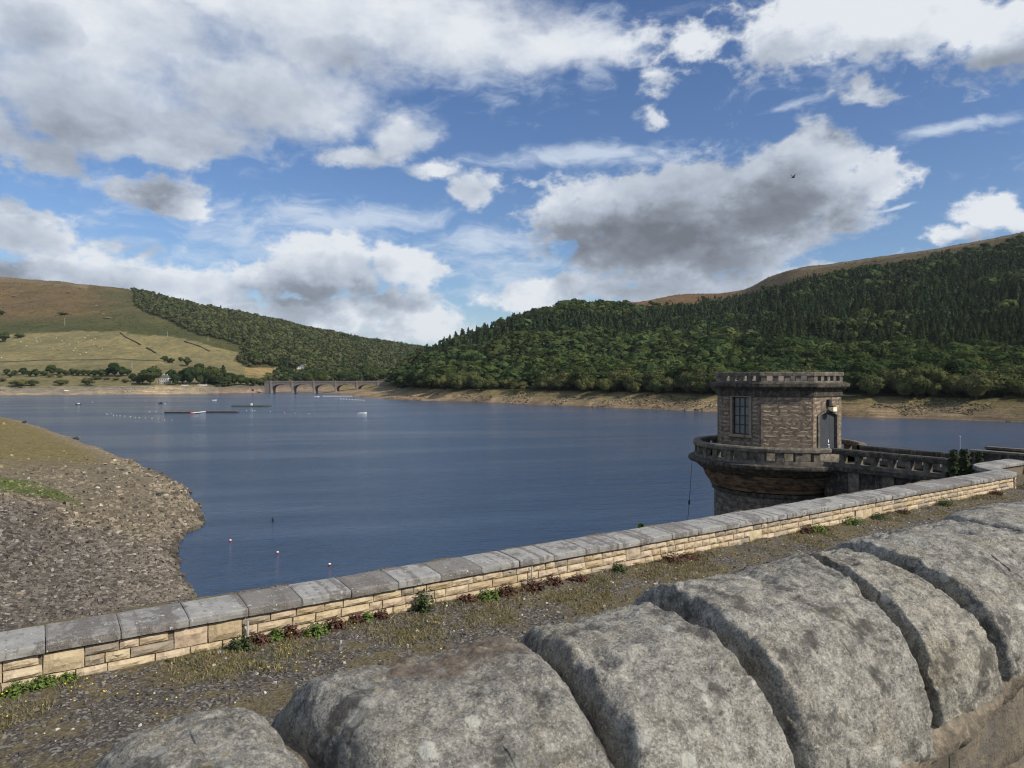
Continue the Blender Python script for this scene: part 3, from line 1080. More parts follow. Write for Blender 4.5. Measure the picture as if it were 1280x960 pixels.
px_, py_, x_, y_, z_, sd_ = shore_points(20000)
b_ = interp(px_, [(-100, 622), (0, 624), (60, 638), (100, 655), (150, 664), (190, 664), (215, 652), (250, 640)])
edge = (sd_ < 7)
dense = py_ > b_ + rng.normal(0, 9, len(py_))
keep = np.where(dense, rng.random(len(px_)) < .95, np.where(edge & (py_ > 575), rng.random(len(px_)) < .5 * np.clip((8 - sd_) / 6, 0, 1), rng.random(len(px_)) < .085 * np.clip((py_ - 560) / 50, .04, 1)))
px_, py_, x_, y_, z_, dn_, ed_ = [q[keep] for q in (px_, py_, x_, y_, z_, dense, edge)]
cl = shore_col(x_, y_, z_, np.full(len(x_), 20.))
br = rng.random((len(x_), 1))
cl = cl * (.45 + 1.1 * br) + (br > .95) * .10
cl[~dn_] = cl[~dn_] * 1.05 + .01
siz = y_ * (.0032 + .0066 * rng.random(len(x_)) ** 3.0)
siz[~dn_] *= .9
tag(scatter_stones('shore_rubble', np.stack([x_, y_, z_ + .05], 1), siz, cl, M['rubble']), kind='stuff')

# boulders that stand out on the shore
BOULD = [(110, 659, 10, (.36, .29, .20), 'flat tan slab lying in the grey rubble, farther of the pair', .25), (118, 668, 12, (.42, .34, .24), 'flat tan slab lying in the grey rubble, nearer of the pair', .25),
         (53, 702, 11, (.20, .17, .13), 'brownish pointed boulder lying in the grey rubble above the parapet', .6), (109, 715, 9, (.30, .25, .18), 'tan rounded boulder in the middle of the grey rubble', .6),
         (43, 721, 7, (.36, .33, .27), 'pale boulder beside a white stone in the rubble', .6), (43.5, 729, 5, (.66, .64, .60), 'small white stone in the rubble near the parapet', .6), (75, 677, 4, (.62, .6, .56), 'single white pebble high in the grey rubble', .6),
         (22, 743, 22, (.27, .22, .15), 'long flat tan slab at the left of the rubble', .16), (99, 760, 12, (.27, .21, .15), 'flat brown slab just above the parapet coping', .25), (55, 721, 5, (.62, .59, .53), 'white stone next to the pale boulder in the rubble', .6),
         (9, 521, 8, (.06, .055, .05), 'dark boulder on the far tip of the grassy shore', .7), (30, 528.5, 6, (.05, .05, .045), 'small dark boulder on the grassy shore edge', .7), (95, 549, 7, (.06, .055, .05), 'dark boulder where turf meets the stony edge', .7),
         (138, 601, 11, (.17, .15, .10), 'mossy boulder on the bare earth of the shore', .6), (152, 588, 6, (.05, .045, .045), 'dark stone on bare earth near the water edge', .6), (198, 619, 8, (.055, .05, .05), 'dark stone near the tip of the shore', .6),
         (152, 624, 6, (.06, .05, .045), 'small dark stone on the smooth bare patch', .6), (122, 610, 6, (.45, .41, .33), 'pale flat stone beside the mossy boulder', .4), (50, 615, 5, (.55, .52, .44), 'pale stone in the green grass patch', .5)]
for bx, by, wpx, colr, lab, fl in BOULD:
    Yg = 100.
    zg = 3.
    for _ in range(16):
        Yg = .5 * Yg + .5 * (H - zg) * F / (by - HY)
        zz_, _s = shore_z(np.array([(bx - 640) / F * Yg]), np.array([Yg]))
        zg = float(zz_[0])
    w_ = wpx / F * Yg
    mb = MB()
    mb.ball((0, 0, 0), (w_ * .5, w_ * .36, w_ * .5 * fl), 9, 6)
    k0 = random.random() * 50
    vv = []
    for q in mb.v:
        q = Vector(q)
        q *= 1 + .55 * mnoise.noise(q / w_ * 2.6 + Vector((k0, 0, 0)))
        vv.append((q.x, q.y, q.z))
    mb.v = vv
    mo_ = bpy.data.materials.get('boulder_%d' % int(colr[0] * 100)) or plain('boulder_%d' % int(colr[0] * 100), colr, .95, .1, .3, 3)
    tag(mb.obj('boulder', mo_, None, False, loc=((bx - 640) / F * Yg, Yg, zg + w_ * .2 * fl), rz=random.random() * 3 if fl > .4 else -.1), lab, 'boulder', 'boulders on the drawn-down shore')


# stones strewn over the drawn-down banks across the water
bxs, bys, bzs, bcs = [], [], [], []
pxr = rng.random(26000) * 1400 - 40
sidr = rng.random(26000) < .72
ysb = np.where(sidr, interp(pxr, SH_R), interp(pxr, SH_L))
Yb = ysb + 30 * rng.random(26000)
zb_ = terrain_z(pxr, Yb)
Xb = (pxr - 640) / F * Yb
patch = vnoise(Xb, Yb * 2, 30, 71) + .6 * vnoise(Xb, Yb, 9, 72)
k = (zb_ > .1) & (zb_ < 9.2) & (np.where(sidr, pxr > 440, pxr < 345)) & (patch > -.25 + .6 * np.abs(zb_ - 4.5) / 4.5)
pxr, Yb, zb_, Xb = pxr[k], Yb[k], zb_[k], Xb[k]
bc_ = zones(pxr, Yb, zb_) * (.35 + 1.0 * rng.random((len(pxr), 1)))
tag(scatter_stones('bank_rubble', np.stack([Xb, Yb, zb_ + .05], 1), .5 + 1.1 * rng.random(len(Xb)) ** 2.5, bc_, M['rubble']), kind='stuff')


# tufts of rush, bracken and heather on the open hillsides
pxr = rng.random(60000) * 1400 - 60
Yb = 830 + 1100 * rng.random(60000) ** .8
zb_ = terrain_z(pxr, Yb)
pyr = proj(pxr, Yb, zb_)
rgt = hill_r(pxr, Yb) >= hill_l(pxr, Yb)
wl_ = np.interp(pyr, [a for a, _ in WOOD_L], [b for _, b in WOOD_L])
up_ = pyr < interp(pxr, FIELD_TOP)
k = np.where(rgt, pyr < interp(pxr, MOOR_R) + 4, (pxr < wl_) & (up_ | (rng.random(60000) < .12))) & (zb_ > 12) & (Yb < np.where(rgt, interp(pxr, RID_Y), interp(pxr, RIDL_Y)))
Xb = (pxr - 640) / F * Yb
k &= (vnoise(Xb, Yb, 40, 81) + .8 * vnoise(Xb, Yb, 13, 82)) > -.1
pxr, Yb, zb_, Xb = pxr[k], Yb[k], zb_[k], Xb[k]
cb_ = zones(pxr, Yb, zb_) * (.45 + .75 * rng.random((len(pxr), 1))) * np.array((.98, 1.02, .9))
tag(scatter_stones('bracken', np.stack([Xb, Yb, zb_], 1), .9 + 2.0 * rng.random(len(Xb)) ** 2, cb_, M['rubble'], .45), kind='stuff')


# ---------------------------------------------------------------- verge, bank and road on the dam
def verge_z(s, q):
    base = VZ - .07 * np.clip((Q - q) / 4, 0, 1)
    rise = np.clip((8.2 - q) / 6.4, 0, 1)
    base = base + (H - 1.72 - base) * rise ** 1.1
    return base + .03 * vnoise(s, q, 1.1, 41) + .022 * vnoise(s, q, .33, 42) + .05 * np.clip((q - 11.2) / .9, 0, 1) * (1 + vnoise(s, q, .8, 43))


vs_ = np.arange(-14, 60, .12); vq = np.concatenate([np.arange(1.8, 8.4, .6), np.arange(8.4, 14.9, .12)])
GS, GQ = np.meshgrid(vs_, vq, indexing='ij')
zz = verge_z(GS.ravel(), GQ.ravel())
vx = GS.ravel() * d.x + GQ.ravel() * p.x; vy = GS.ravel() * d.y + GQ.ravel() * p.y
I = np.arange(GS.size).reshape(GS.shape)
fc = np.stack([I[:-1, :-1], I[1:, :-1], I[1:, 1:], I[:-1, 1:]], -1).reshape(-1, 4)
tag(mesh_obj('verge', np_mesh('verge', np.stack([vx, vy, zz], 1), fc, M['verge'], True)), kind='structure')
rb = MB()
rb.add([DP(-300, -7, H - 1.75), DP(400, -7, H - 1.75), DP(400, 2.2, H - 1.75), DP(-300, 2.2, H - 1.75)], [(0, 1, 2, 3)])
tag(rb.obj('road', M['asphalt']), kind='structure')
gb = MB()
gb.add([DP(-3000, -3000, -25), DP(3000, -3000, -25), DP(3000, -90, -25), DP(-3000, -90, -25)], [(0, 1, 2, 3)])
gb.add([DP(-3000, -90, -25), DP(3000, -90, -25), DP(400, -7, H - 1.76), DP(-300, -7, H - 1.76)], [(0, 1, 2, 3)])
gb.add([DP(-300, 2.1, H - 1.8), DP(-14, 2.1, H - 1.8), DP(-14, 8, VZ - .1), DP(-14, 13.4, VZ - .2), DP(-300, 13.4, VZ - .2)], [(0, 1, 2, 3, 4)])
gb.add([DP(60, 2.1, H - 1.8), DP(400, 2.1, H - 1.8), DP(400, 13.4, VZ - .2), DP(60, 13.4, VZ - .2)], [(0, 1, 2, 3)])
tag(gb.obj('ground', M['grass_bank']), kind='structure')


def on_verge(px, py):
    Y = (H - VZ) * F / (py - HY)
    s, q = sq_of(W(px, py, Y))
    return s, q


def vz1(s, q):
    return float(verge_z(np.array([s]), np.array([q]))[0])


# gravel and turf litter on the verge
n = 5200
s_ = -4 + 44 * rng.random(n) ** 1.6; q_ = 10 + 1.95 * rng.random(n)
gz = verge_z(s_, q_)
gp = np.stack([s_ * d.x + q_ * p.x, s_ * d.y + q_ * p.y, gz + .008], 1)
b = rng.random((n, 1))
gc = np.array((.135, .122, .108)) * (.45 + 1.2 * b) + (b > .95) * .25
tag(scatter_stones('verge_gravel', gp, .02 + .05 * rng.random(n) ** 2.5, gc, M['rubble'], .5), kind='stuff')


def blades(name, S_, Q_, mat, hgt, per=7, wid=.008, spread=.05, lean=.6):
    m = len(S_) * per
    s = np.repeat(S_, per) + rng.normal(0, spread, m); q = np.repeat(Q_, per) + rng.normal(0, spread, m)
    q = np.minimum(q, Q - .02)
    z = verge_z(s, q) - .005
    h = hgt * (.4 + .8 * rng.random(m)); a = rng.random(m) * 6.283
    ln = lean * (rng.random(m)) * h
    x = s * d.x + q * p.x; y = s * d.y + q * p.y
    ca, sa = np.cos(a), np.sin(a)
    b = rng.random(m) * 6.283
    v = np.empty((m, 4, 3))
    w2 = wid * (.5 + rng.random(m))
    v[:, 0] = np.stack([x - ca * w2, y - sa * w2, z], 1); v[:, 1] = np.stack([x + ca * w2, y + sa * w2, z], 1)
    tx, ty = x + np.cos(b) * ln, y + np.sin(b) * ln
    v[:, 2] = np.stack([tx + ca * w2 * .3, ty + sa * w2 * .3, z + h], 1); v[:, 3] = np.stack([tx - ca * w2 * .3, ty - sa * w2 * .3, z + h], 1)
    f = np.arange(m * 4).reshape(m, 4)
    return tag(mesh_obj(name, np_mesh(name, v.reshape(-1, 3), f, mat)), kind='stuff')


def patchy(n, lo, hi, near=False):
    s = -4 + 46 * rng.random(n) ** 1.5; q = lo + (hi - lo) * rng.random(n)
    w = vnoise(s, q, 1.3, 51) * .7 + vnoise(s, q, .45, 52) * .5 + (q - 11.1) * .45
    k = w > .12
    return s[k], q[k]


s_, q_ = patchy(8000, 10.0, 11.98)
blades('dry_grass', s_, q_, M['straw'], .06, 7, .006, .07, 1.4)
s_, q_ = patchy(2600, 10.5, 11.98)
blades('short_grass', s_, q_, M['grass'], .065, 8, .006, .06, .9)
n = 240
s_ = -3 + 30 * rng.random(n) ** 1.9; q_ = 10.4 + 1.5 * rng.random(n)
k = (vnoise(s_, q_, 2.2, 53) + .6 * (s_ < 6)) > .1
s_, q_ = s_[k], q_[k]
fv, ff = [], []
for a, b in zip(s_, q_):
    c = DP(a, b, vz1(a, b) + .05 + .06 * random.random())
    r = .010 + .008 * random.random()
    o = len(fv)
    fv += [c + Vector((r, 0, 0)), c + Vector((0, r, 0)), c + Vector((-r, 0, 0)), c + Vector((0, -r, 0)), c + Vector((0, 0, r * .8))]
    ff += [(o, o + 1, o + 4), (o + 1, o + 2, o + 4), (o + 2, o + 3, o + 4), (o + 3, o, o + 4)]
tag(mesh_obj('yellow_flowers', np_mesh('yellow_flowers', [tuple(q) for q in fv], ff, M['yellow_petal'])), kind='stuff')


# clumps of weeds along the foot of the parapet
def weed(px, py, mat, w_, h_, label, group, leafn=150):
    s, q = on_verge(px, py)
    q = min(q, Q - .06 - w_ * .25)
    r = np.random.default_rng(int(px * 7 + py))
    m = leafn
    th = r.random(m) * 6.283; ph = np.arccos(r.random(m)); rad = (.25 + .75 * r.random(m) ** .6) * (.65 + .5 * np.sin(th * 3 + px) ** 2)
    cx = np.cos(th) * np.sin(ph) * w_ * .5 * rad; cy = np.sin(th) * np.sin(ph) * w_ * .4 * rad; cz = np.cos(ph) * h_ * rad
    cy = np.minimum(cy, .3 * w_)
    ctr = np.stack([cx, cy, cz], 1)
    nr = ctr / np.array((w_, w_, h_)) + r.normal(0, .35, (m, 3)); nr[:, 2] += .35
    nr /= np.linalg.norm(nr, axis=1)[:, None]
    v, f = leaf_quads(ctr, nr, .011 + .014 * r.random(m), r, 1.9)
    t = empty('weed', DP(s, q, vz1(s, q) - .02), DANG, label, 'weed', group)
    mesh_obj('foliage', np_mesh('weed_foliage', v, f, mat), t)
    st = MB()
    for k in range(5):
        a = k * 1.3 + px
        st.tube([(0, 0, 0), (math.cos(a) * w_ * .15, math.sin(a) * w_ * .12, h_ * .45), (math.cos(a) * w_ * .3, math.sin(a) * w_ * .25, h_ * .8)], [.006, .005, .003], 4, False)
    st.obj('stem', M['weed_dark'], t)
    return t


def leaf_quads(c, nrm, size, r, asp=1.0):
    n = len(c)
    ref = r.normal(0, 1, (n, 3))
    u = np.cross(nrm, ref); u /= np.linalg.norm(u, axis=1)[:, None] + 1e-9
    w = np.cross(nrm, u)
    a = (size * asp)[:, None] * u if asp != 1 else size[:, None] * u
    b = size[:, None] * w
    v = np.stack([c - a * .9 - b * .35, c + a * .1 - b, c + a, c + a * .1 + b], 1)
    return v.reshape(-1, 3), np.arange(n * 4).reshape(n, 4)


gG, gR = 'green weeds at the foot of the parapet', 'red weeds at the foot of the parapet'
for px, py, kind, w_, h_, lab in [
    (22, 864, 'g', .42, .16, 'low bright green weed at the left end of the parapet'), (54, 856, 'g', .36, .15, 'bright green weed just right of the leftmost one'), (84, 852, 'g', .25, .12, 'yellow dotted green weed below a brown parapet stone'),
    (294, 802, 'd', .5, .26, 'dark green weed beside the pale pipe in the parapet'), (317, 801, 'r', .38, .2, 'reddish weed right of the dark green weed by the pipe'), (339, 795, 'g', .26, .2, 'small green weed between two reddish weeds'),
    (357, 791, 'r', .34, .22, 'red weed between a small and a broad green weed'), (390, 788, 'g', .55, .22, 'broad green weed with a red weed at its right'), (413, 783, 'r', .4, .2, 'red weed touching the broad green weed'),
    (441, 778, 'r', .3, .17, 'red weed left of a small bright green weed'), (456, 777, 'g', .28, .17, 'small bright green weed flanked by two red weeds'), (472, 772, 'r', .3, .18, 'red weed against the large pale stone'),
    (516, 757, 'd', .45, .50, 'tall bushy dark green weed growing up the parapet'), (580, 752, 'r', .42, .16, 'wide low red weed right of the tall weed'), (602, 745, 'g', .55, .22, 'green weed with red weeds on both sides'),
    (625, 740, 'r', .5, .2, 'red weed touching a green weed below a coping joint'), (661, 735, 'r', .62, .2, 'largest crimson weed mound below the metal strip'), (685, 729, 'b', .42, .2, 'brown red weed just right of the crimson mound'),
    (716, 723, 'b', .5, .16, 'faded reddish weed near the middle of the parapet'), (760, 710, 'd', .4, .2, 'dark tuft on the verge side left of the long red patch'), (831, 700, 'r', .7, .22, 'long red weed patch before the tower stretch'),
    (857, 697, 'r', .6, .16, 'red weed patch ending the long red stretch'), (1003, 666, 'r', .5, .24, 'dark red weed below the middle coping stones'), (1018, 665, 'g', .7, .2, 'green weed beside the dark red weed'),
    (1060, 655, 'g', .8, .24, 'spreading green weed under the footbridge end'), (1092, 648, 'd', .6, .2, 'dark green weed right of the spreading one'), (1129, 643, 'r', .5, .15, 'small red weed near the far end of the parapet'),
    (1180, 632, 'd', .7, .3, 'olive weed where the parapet starts to bend'), (1238, 618, 'b', .6, .2, 'brownish weed close to the bend of the parapet'), (1277, 609, 'r', 1.3, .6, 'tall rusty brown weed at the bend of the parapet')]:
    mt = {'g': M['weed_green'], 'd': M['weed_dark'], 'r': M['weed_red'], 'b': M['weed_red']}[kind]
    weed(px, py, mt, w_, h_, lab, gG if kind in 'gd' else gR, 420)

# ---------------------------------------------------------------- parapet on the water side
S0, S1 = -5.0, 31.6
path = []                      # (s,q) of the face, straight then an S-bend outwards and on along the dam
for s in np.arange(S0, S1, .1): path.append((s, Q))
for t in np.linspace(0, 1, 40): path.append((S1 + 2.1 * t, Q + 1.45 * (3 * t * t - 2 * t ** 3)))
for s in np.arange(S1 + 2.2, 58, .1): path.append((s, Q + 1.45))
path = np.array(path)
plen = np.concatenate([[0], np.cumsum(np.hypot(*np.diff(path, axis=0).T))])


def along(l):
    s = np.interp(l, plen, path[:, 0]); q = np.interp(l, plen, path[:, 1])
    s2 = np.interp(l + .08, plen, path[:, 0]); q2 = np.interp(l + .08, plen, path[:, 1])
    s1 = np.interp(l - .08, plen, path[:, 0]); q1 = np.interp(l - .08, plen, path[:, 1])
    return s, q, math.atan2(q2 - q1, s2 - s1)


wall = empty('parapet_wall', (0, 0, 0), 0, 'long low yellow sandstone parapet with grey coping beside the verge', 'wall')
HB = H - .3229 * Q             # underside of the coping
WALLW = .72
# mortar core: a ribbon following the path
cv, cf = [], []
ls = np.arange(0, plen[-1], .2)
for i, l in enumerate(ls):
    s, q, a = along(l)
    nx, nq = -math.sin(a), math.cos(a)
    o = len(cv)
    for off, zz_ in ((.028, VZ - .45), (.028, HB - .012), (WALLW, HB - .012), (WALLW, VZ - 1.2)):
        cv.append(DP(s + nx * off, q + nq * off, zz_))
    if i:
        for k in range(3):
            cf.append((o - 4 + k, o + k, o + k + 1, o - 4 + k + 1))
mesh_obj('mortar', np_mesh('mortar', [tuple(q) for q in cv], cf, M['mortar']), wall)


def rockface(r, bulge=.10, nx=4, nz=3):
    """unit stone: x -0.5..0.5, face towards -y, z 0..1; rough face"""
    vs, fs = [], []
    for k in range(nz + 1):
        for i in range(nx + 1):
            e = i in (0, nx) or k in (0, nz)
            y = -.02 * r.random() if e else -bulge * (.35 + r.random())
            jx = (r.random() - .5) * .012 if not e else (r.random() - .5) * .02
            vs.append((-.5 + i / nx + jx, y, k / nz + ((r.random() - .5) * .05 if e else 0)))
    w = nx + 1
    for k in range(nz):
        for i in range(nx):
            fs.append((k * w + i, k * w + i + 1, (k + 1) * w + i + 1, (k + 1) * w + i))
    o = len(vs)
    for z_ in (0, 1):
        for x_ in (-.5, .5):
            vs.append((x_, 1, z_))
    a, b, c, e = o, o + 1, o + 2, o + 3
    L = [k * w for k in range(nz + 1)]; Rr = [k * w + nx for k in range(nz + 1)]
    fs.append(tuple([a] + L[::1])[:1] + tuple(L) + (c,))
    fs.append((b, e) + tuple(reversed(Rr)))
    fs.append(tuple(range(nx, -1, -1)) + (a, b))
    fs.append(tuple(nz * w + i for i in range(nx + 1)) + (e, c))
    return vs, fs


def rock_variants(name, mat, n, seed, bulge, nx=4, nz=3, smooth=False):
    out = []
    r = random.Random(seed)
    for i in range(n):
        v, f = rockface(r, bulge, nx, nz)
        me = bpy.data.meshes.new(name)
        me.from_pydata(v, [], f)
        me.update()
        me.materials.append(mat)
        if smooth: me.polygons.foreach_set('use_smooth', [True] * len(me.polygons))
        out.append(me)
    return out


SV = rock_variants('parapet_stone', M['ashlar'], 12, 3, .45)
courses = [(VZ - .20, .19), (VZ + .00, .155), (VZ + .162, .15)]
z_last = VZ + .319
courses.append((z_last, HB - .02 - z_last))
rr = random.Random(5)
big_spans = []
nst = 0
l_end = plen[-1]
l_vis = float(np.interp(33.6, path[:, 0], plen))
skip = {}
for ci, (z0, hh) in enumerate(courses):
    l = rr.random() * .2
    while l < l_vis:
        if l > 22: ln = .42 + .38 * rr.random()
        else: ln = .24 + .36 * rr.random() ** 1.2
        ln *= (1.0, 1.1, 1.0, .95)[ci]
        if ci == 0 and l > 3 and False: pass
        # now and then a jumper through two courses
        busy = [b for b in big_spans if b[0] == ci and l < b[2] and l + ln > b[1]]
        if busy:
            b = busy[0]
            if l < b[1] - .12: ln = b[1] - l - .0
            else:
                l = b[2]
                continue
        h2 = hh
        if ci in (1, 2) and rr.random() < .07 and ci + 1 < len(courses):
            h2 = courses[ci + 1][0] + courses[ci + 1][1] - z0
            ln = .40 + .15 * rr.random()
            big_spans.append((ci + 1, l, l + ln))
        s, q, a = along(l + ln / 2)
        if ci > 0 or l < 14:
            o = mesh_obj('stone', SV[rr.randrange(12)], wall, DP(s, q - .006 + .014 * rr.random(), z0 + .004), DANG + a, (ln - .016, .08, h2 - .014))
            nst += 1
        l += ln
# coping stones
CW, CR = .86, .05


def coping_mesh(r, ln):
    prof = [(-.075, 0.0), (-.08, .055), (-.076, .11), (-.05, .128), (.1, .142), (.35, .160), (.6, .168), (CW - .12, .165), (CW - .08, .14), (CW - .075, 0.0)]
    k = len(prof)
    xs = [0, .025, .3, .55, .8, .975, 1]
    vs, fs = [], []
    for i, t in enumerate(xs):
        end = i in (0, len(xs) - 1)
        for j, (yy, zz_) in enumerate(prof):
            jit = (r.random() - .5) * .008
            vs.append(((t - .5) * ln, yy + jit + (.008 if end and j < 3 else 0), zz_ + (r.random() - .5) * .006 - (.010 if end and 2 <= j <= 7 else 0)))
    for i in range(len(xs) - 1):
        for j in range(k - 1):
            a = i * k + j
            fs.append((a + k, a, a + 1, a + k + 1))
        fs.append((i * k, (i + 1) * k, (i + 1) * k + k - 1, i * k + k - 1))
    fs.append(tuple(range(k)))
    fs.append(tuple(range(len(xs) * k - 1, (len(xs) - 1) * k - 1, -1)))
    me = bpy.data.meshes.new('coping_stone')
    me.from_pydata(vs, [], fs)
    me.update()
    me.materials.append(M['coping'])
    return me


l0 = float(np.interp(on_verge(60, 857)[0], path[:, 0], plen))
ls = l0 % .9
l = ls - .9
while l < l_end - 1:
    s, q, a = along(l + .45)
    bend = S1 - .6 < s < S1 + 2.7
    ln = (.34 if bend else .9 + .07 * (rr.random() - .5))
    s, q, a = along(l + ln / 2)
    if a != 0 and bend: ln_m = ln + .12
    else: ln_m = ln - .012
    mesh_obj('coping_stone', coping_mesh(rr, ln_m), wall, DP(s, q + (0 if bend else .022 * (rr.random() - .5)), HB + .009 * rr.random() + (.004 * (int(l * 10) % 2) if bend else 0)), DANG + a + (0 if bend else .014 * (rr.random() - .5)))
    l += ln
# pale drain pipe and a metal strip in the face
for px, py, mat, r_, h_ in ((303, 800, M['grey_metal'], .018, .32), (658, 733, M['grey_metal'], .014, .36)):
    s, q = on_verge(px, py)
    MB().tube([(0, 0, 0), (0, 0, h_)], r_, 8).obj('pipe', mat, wall, loc=DP(s, Q - .09, VZ + .10))

# ---------------------------------------------------------------- rough wall beside the road, close to the camera
near = empty('road_wall', (0, 0, 0), 0, 'thick foreground wall topped with big rough rounded gritstone copings', 'wall')
QC, HWID, HBASE = 1.41, .49, .92
HBACK = .34
# joints: place along the wall at the crown and skew of the cut
JOINTS = [(-1.7, 0), (-1.1, 0), (.04, 0), (.433, -.1), (1.04, .2), (1.49, .12), (2.235, .55), (2.52, .32), (3.32, .3), (4.05, .25), (4.75, .2), (5.5, .2), (6.2, .1), (7.0, .1), (7.7, .1), (8.5, .1), (9.2, .1)]
TOPH = [.74, .78, .655, .638, .632, .612, .624, .606, .604] + [.60] * 7
BASEH = [1.02, 1.02, 1.02, 1.02, 1.01, .985, .925] + [.885] * 9     # eye height above each crown
ROUND = [.12, .16, .15, .10, .05, .036, .022] + [.03] * 9


def near_stone(i):
    (ja, ka), (jb, kb) = JOINTS[i], JOINTS[i + 1]
    NU = 145 if 2 <= i <= 7 else 50
    L_ = jb - ja
    NV = int(NU * (.7 if L_ < .6 else .95))
    seed = Vector((i * 13.7, i * 3.1, 5.5))
    top, base = H - TOPH[i], H - BASEH[i]
    bh = top - base
    rnd = ROUND[i]
    vs, fs = [], []
    tilt = (random.random() - .5) * .03
    for a in range(NV + 1):
        t = a / NV
        t = .5 - .5 * math.cos(math.pi * t) * (.75 + .25 * abs(math.cos(math.pi * t)))
        e = min(t, 1 - t) * L_
        k = 1.0
        if e < rnd:
            k = math.sqrt(max(0, 1 - (1 - e / rnd) ** 2.2))
        drop = (1 - k)
        for b in range(NU + 1):
            th = math.pi * (b / NU)
            cs, sn = math.cos(th), math.sin(th)
            fr = cs > 0
            ex = 2 / 2.5 if fr else 1.0
            yq = -math.copysign(abs(cs) ** ex, cs) * (HWID if fr else HBACK)
            zh = abs(sn) ** ex
            qq_ = QC + yq * (1 - .14 * drop)
            zz_ = base + bh * zh * (1 - .42 * drop) + tilt * (t - .5) * zh
            sa = ja + ka * (qq_ - QC) + .009; sb_ = jb + kb * (qq_ - QC) - .006
            ss = sa + (sb_ - sa) * t
            P_ = Vector((ss, qq_, zz_))
            nl = mnoise.noise(P_ * 3.2 + seed)
            nm = mnoise.fractal(P_ * 13 + seed, 1.0, 2.0, 4)
            nf = mnoise.fractal(P_ * 55 + seed, .7, 2.0, 4)
            Pw = P_ + mnoise.noise_vector(P_ * 9 + seed) * .03
            vd = mnoise.voronoi(Vector((Pw.x * 5.5, Pw.y * 9, Pw.z * 9)) + seed)[0]
            vd2 = mnoise.voronoi(Pw * 24 + seed)[0]
            facet = (vd[1] - vd[0])
            cr = mnoise.noise(Vector((P_.x * 4.5 + P_.z * 3, P_.y * 7, P_.z * 9)) + seed)
            crease = -(.4 if i == 3 else 1) * max(0, .08 - abs(cr)) * .11
            gouge = 0 if i == 3 else -max(0, mnoise.noise(Vector((P_.x * 7, P_.y * 5, P_.z * 5)) + seed * 3) - .42) * .11
            rim = 1 - .5 * drop
            hdis = (.021 * nl + .009 * nm + .0050 * nf + .010 * (min(facet, .5) - .25) + .004 * (min(vd2[1] - vd2[0], .4) - .2) + crease + gouge) * rim
            dq = yq / (HWID if fr else HBACK); dz = zh / bh * .8
            ln = math.hypot(dq, dz) or 1
            qq_ += hdis * dq / ln
            zz_ += hdis * dz / ln
            sx = ss + (.007 * mnoise.noise(P_ * 11 + seed) if 0 < a < NV else 0) + .012 * mnoise.noise(Vector((0, qq_ * 5, zz_ * 5)) + seed * (1 if a < NV / 2 else 2))
            vs.append(tuple(DP(sx, qq_, zz_)))
    w = NU + 1
    for a in range(NV):
        for b in range(NU):
            fs.append((a * w + b, (a + 1) * w + b, (a + 1) * w + b + 1, a * w + b + 1))
    for a, flip in ((0, False), (NV, True)):
        f = [a * w + b for b in range(NU + 1)]
        fs.append(tuple(f if not flip else reversed(f)))
    me = bpy.data.meshes.new('coping_stone')
    me.from_pydata(vs, [], fs)
    me.update()
    me.polygons.foreach_set('use_smooth', [len(q.vertices) == 4 for q in me.polygons])
    me.materials.append(M['gritstone_rusty' if i == 3 else 'gritstone'])
    return me


labels = {2: 'leftmost pale coping stone low at the bottom edge', 3: 'coping stone with a rusty brown patch on its crown', 4: 'broad evenly grey coping stone', 5: 'tall grooved coping stone', 6: 'narrow coping stone before the wide one', 7: 'coping stone at the right edge'}
for i in range(len(JOINTS) - 1):
    o = mesh_obj('coping_stone', near_stone(i), near)
    if i in labels: o['label'] = labels[i]
# mortar bed inside the joints
mb = MB()
prof = []
for b in range(25):
    th = math.pi * b / 24
    cs, sn = math.cos(th), math.sin(th)
    prof.append((QC - ((HWID if cs > 0 else HBACK) - .10) * math.copysign(abs(cs) ** .85, cs), H - HBASE + (HBASE - .65 - .10) * abs(sn) ** .85))
nn = len(prof)
svals = np.arange(JOINTS[0][0], JOINTS[-1][0], .05)
vs = [tuple(DP(s, q, z + .012 * mnoise.noise(Vector((s * 9, q * 9, z * 9))))) for s in svals for q, z in prof]
fs = [(i * nn + k, (i + 1) * nn + k, (i + 1) * nn + k + 1, i * nn + k + 1) for i in range(len(svals) - 1) for k in range(nn - 1)]
mesh_obj('mortar', np_mesh('mortar', vs, fs, M['mortar'], True), near)
# the wall face below the coping: coursed stones
BV = rock_variants('wall_stone', M['road_wall'], 5, 9, .13, 10, 6, True)
fz0 = H - 1.78
rows_ = [(H - 1.19, .295), (H - 1.47, .265), (fz0 - .02, H - 1.48 - fz0)]
for z0, hh in rows_:
    s = -1.6 + rr.random() * .3
    while s < 9.0:
        ln = .42 + .4 * rr.random()
        mesh_obj('stone', BV[rr.randrange(5)], near, DP(s + ln / 2, QC - HWID + .035, z0), DANG, (ln - .012, .1, hh - .012))
        s += ln
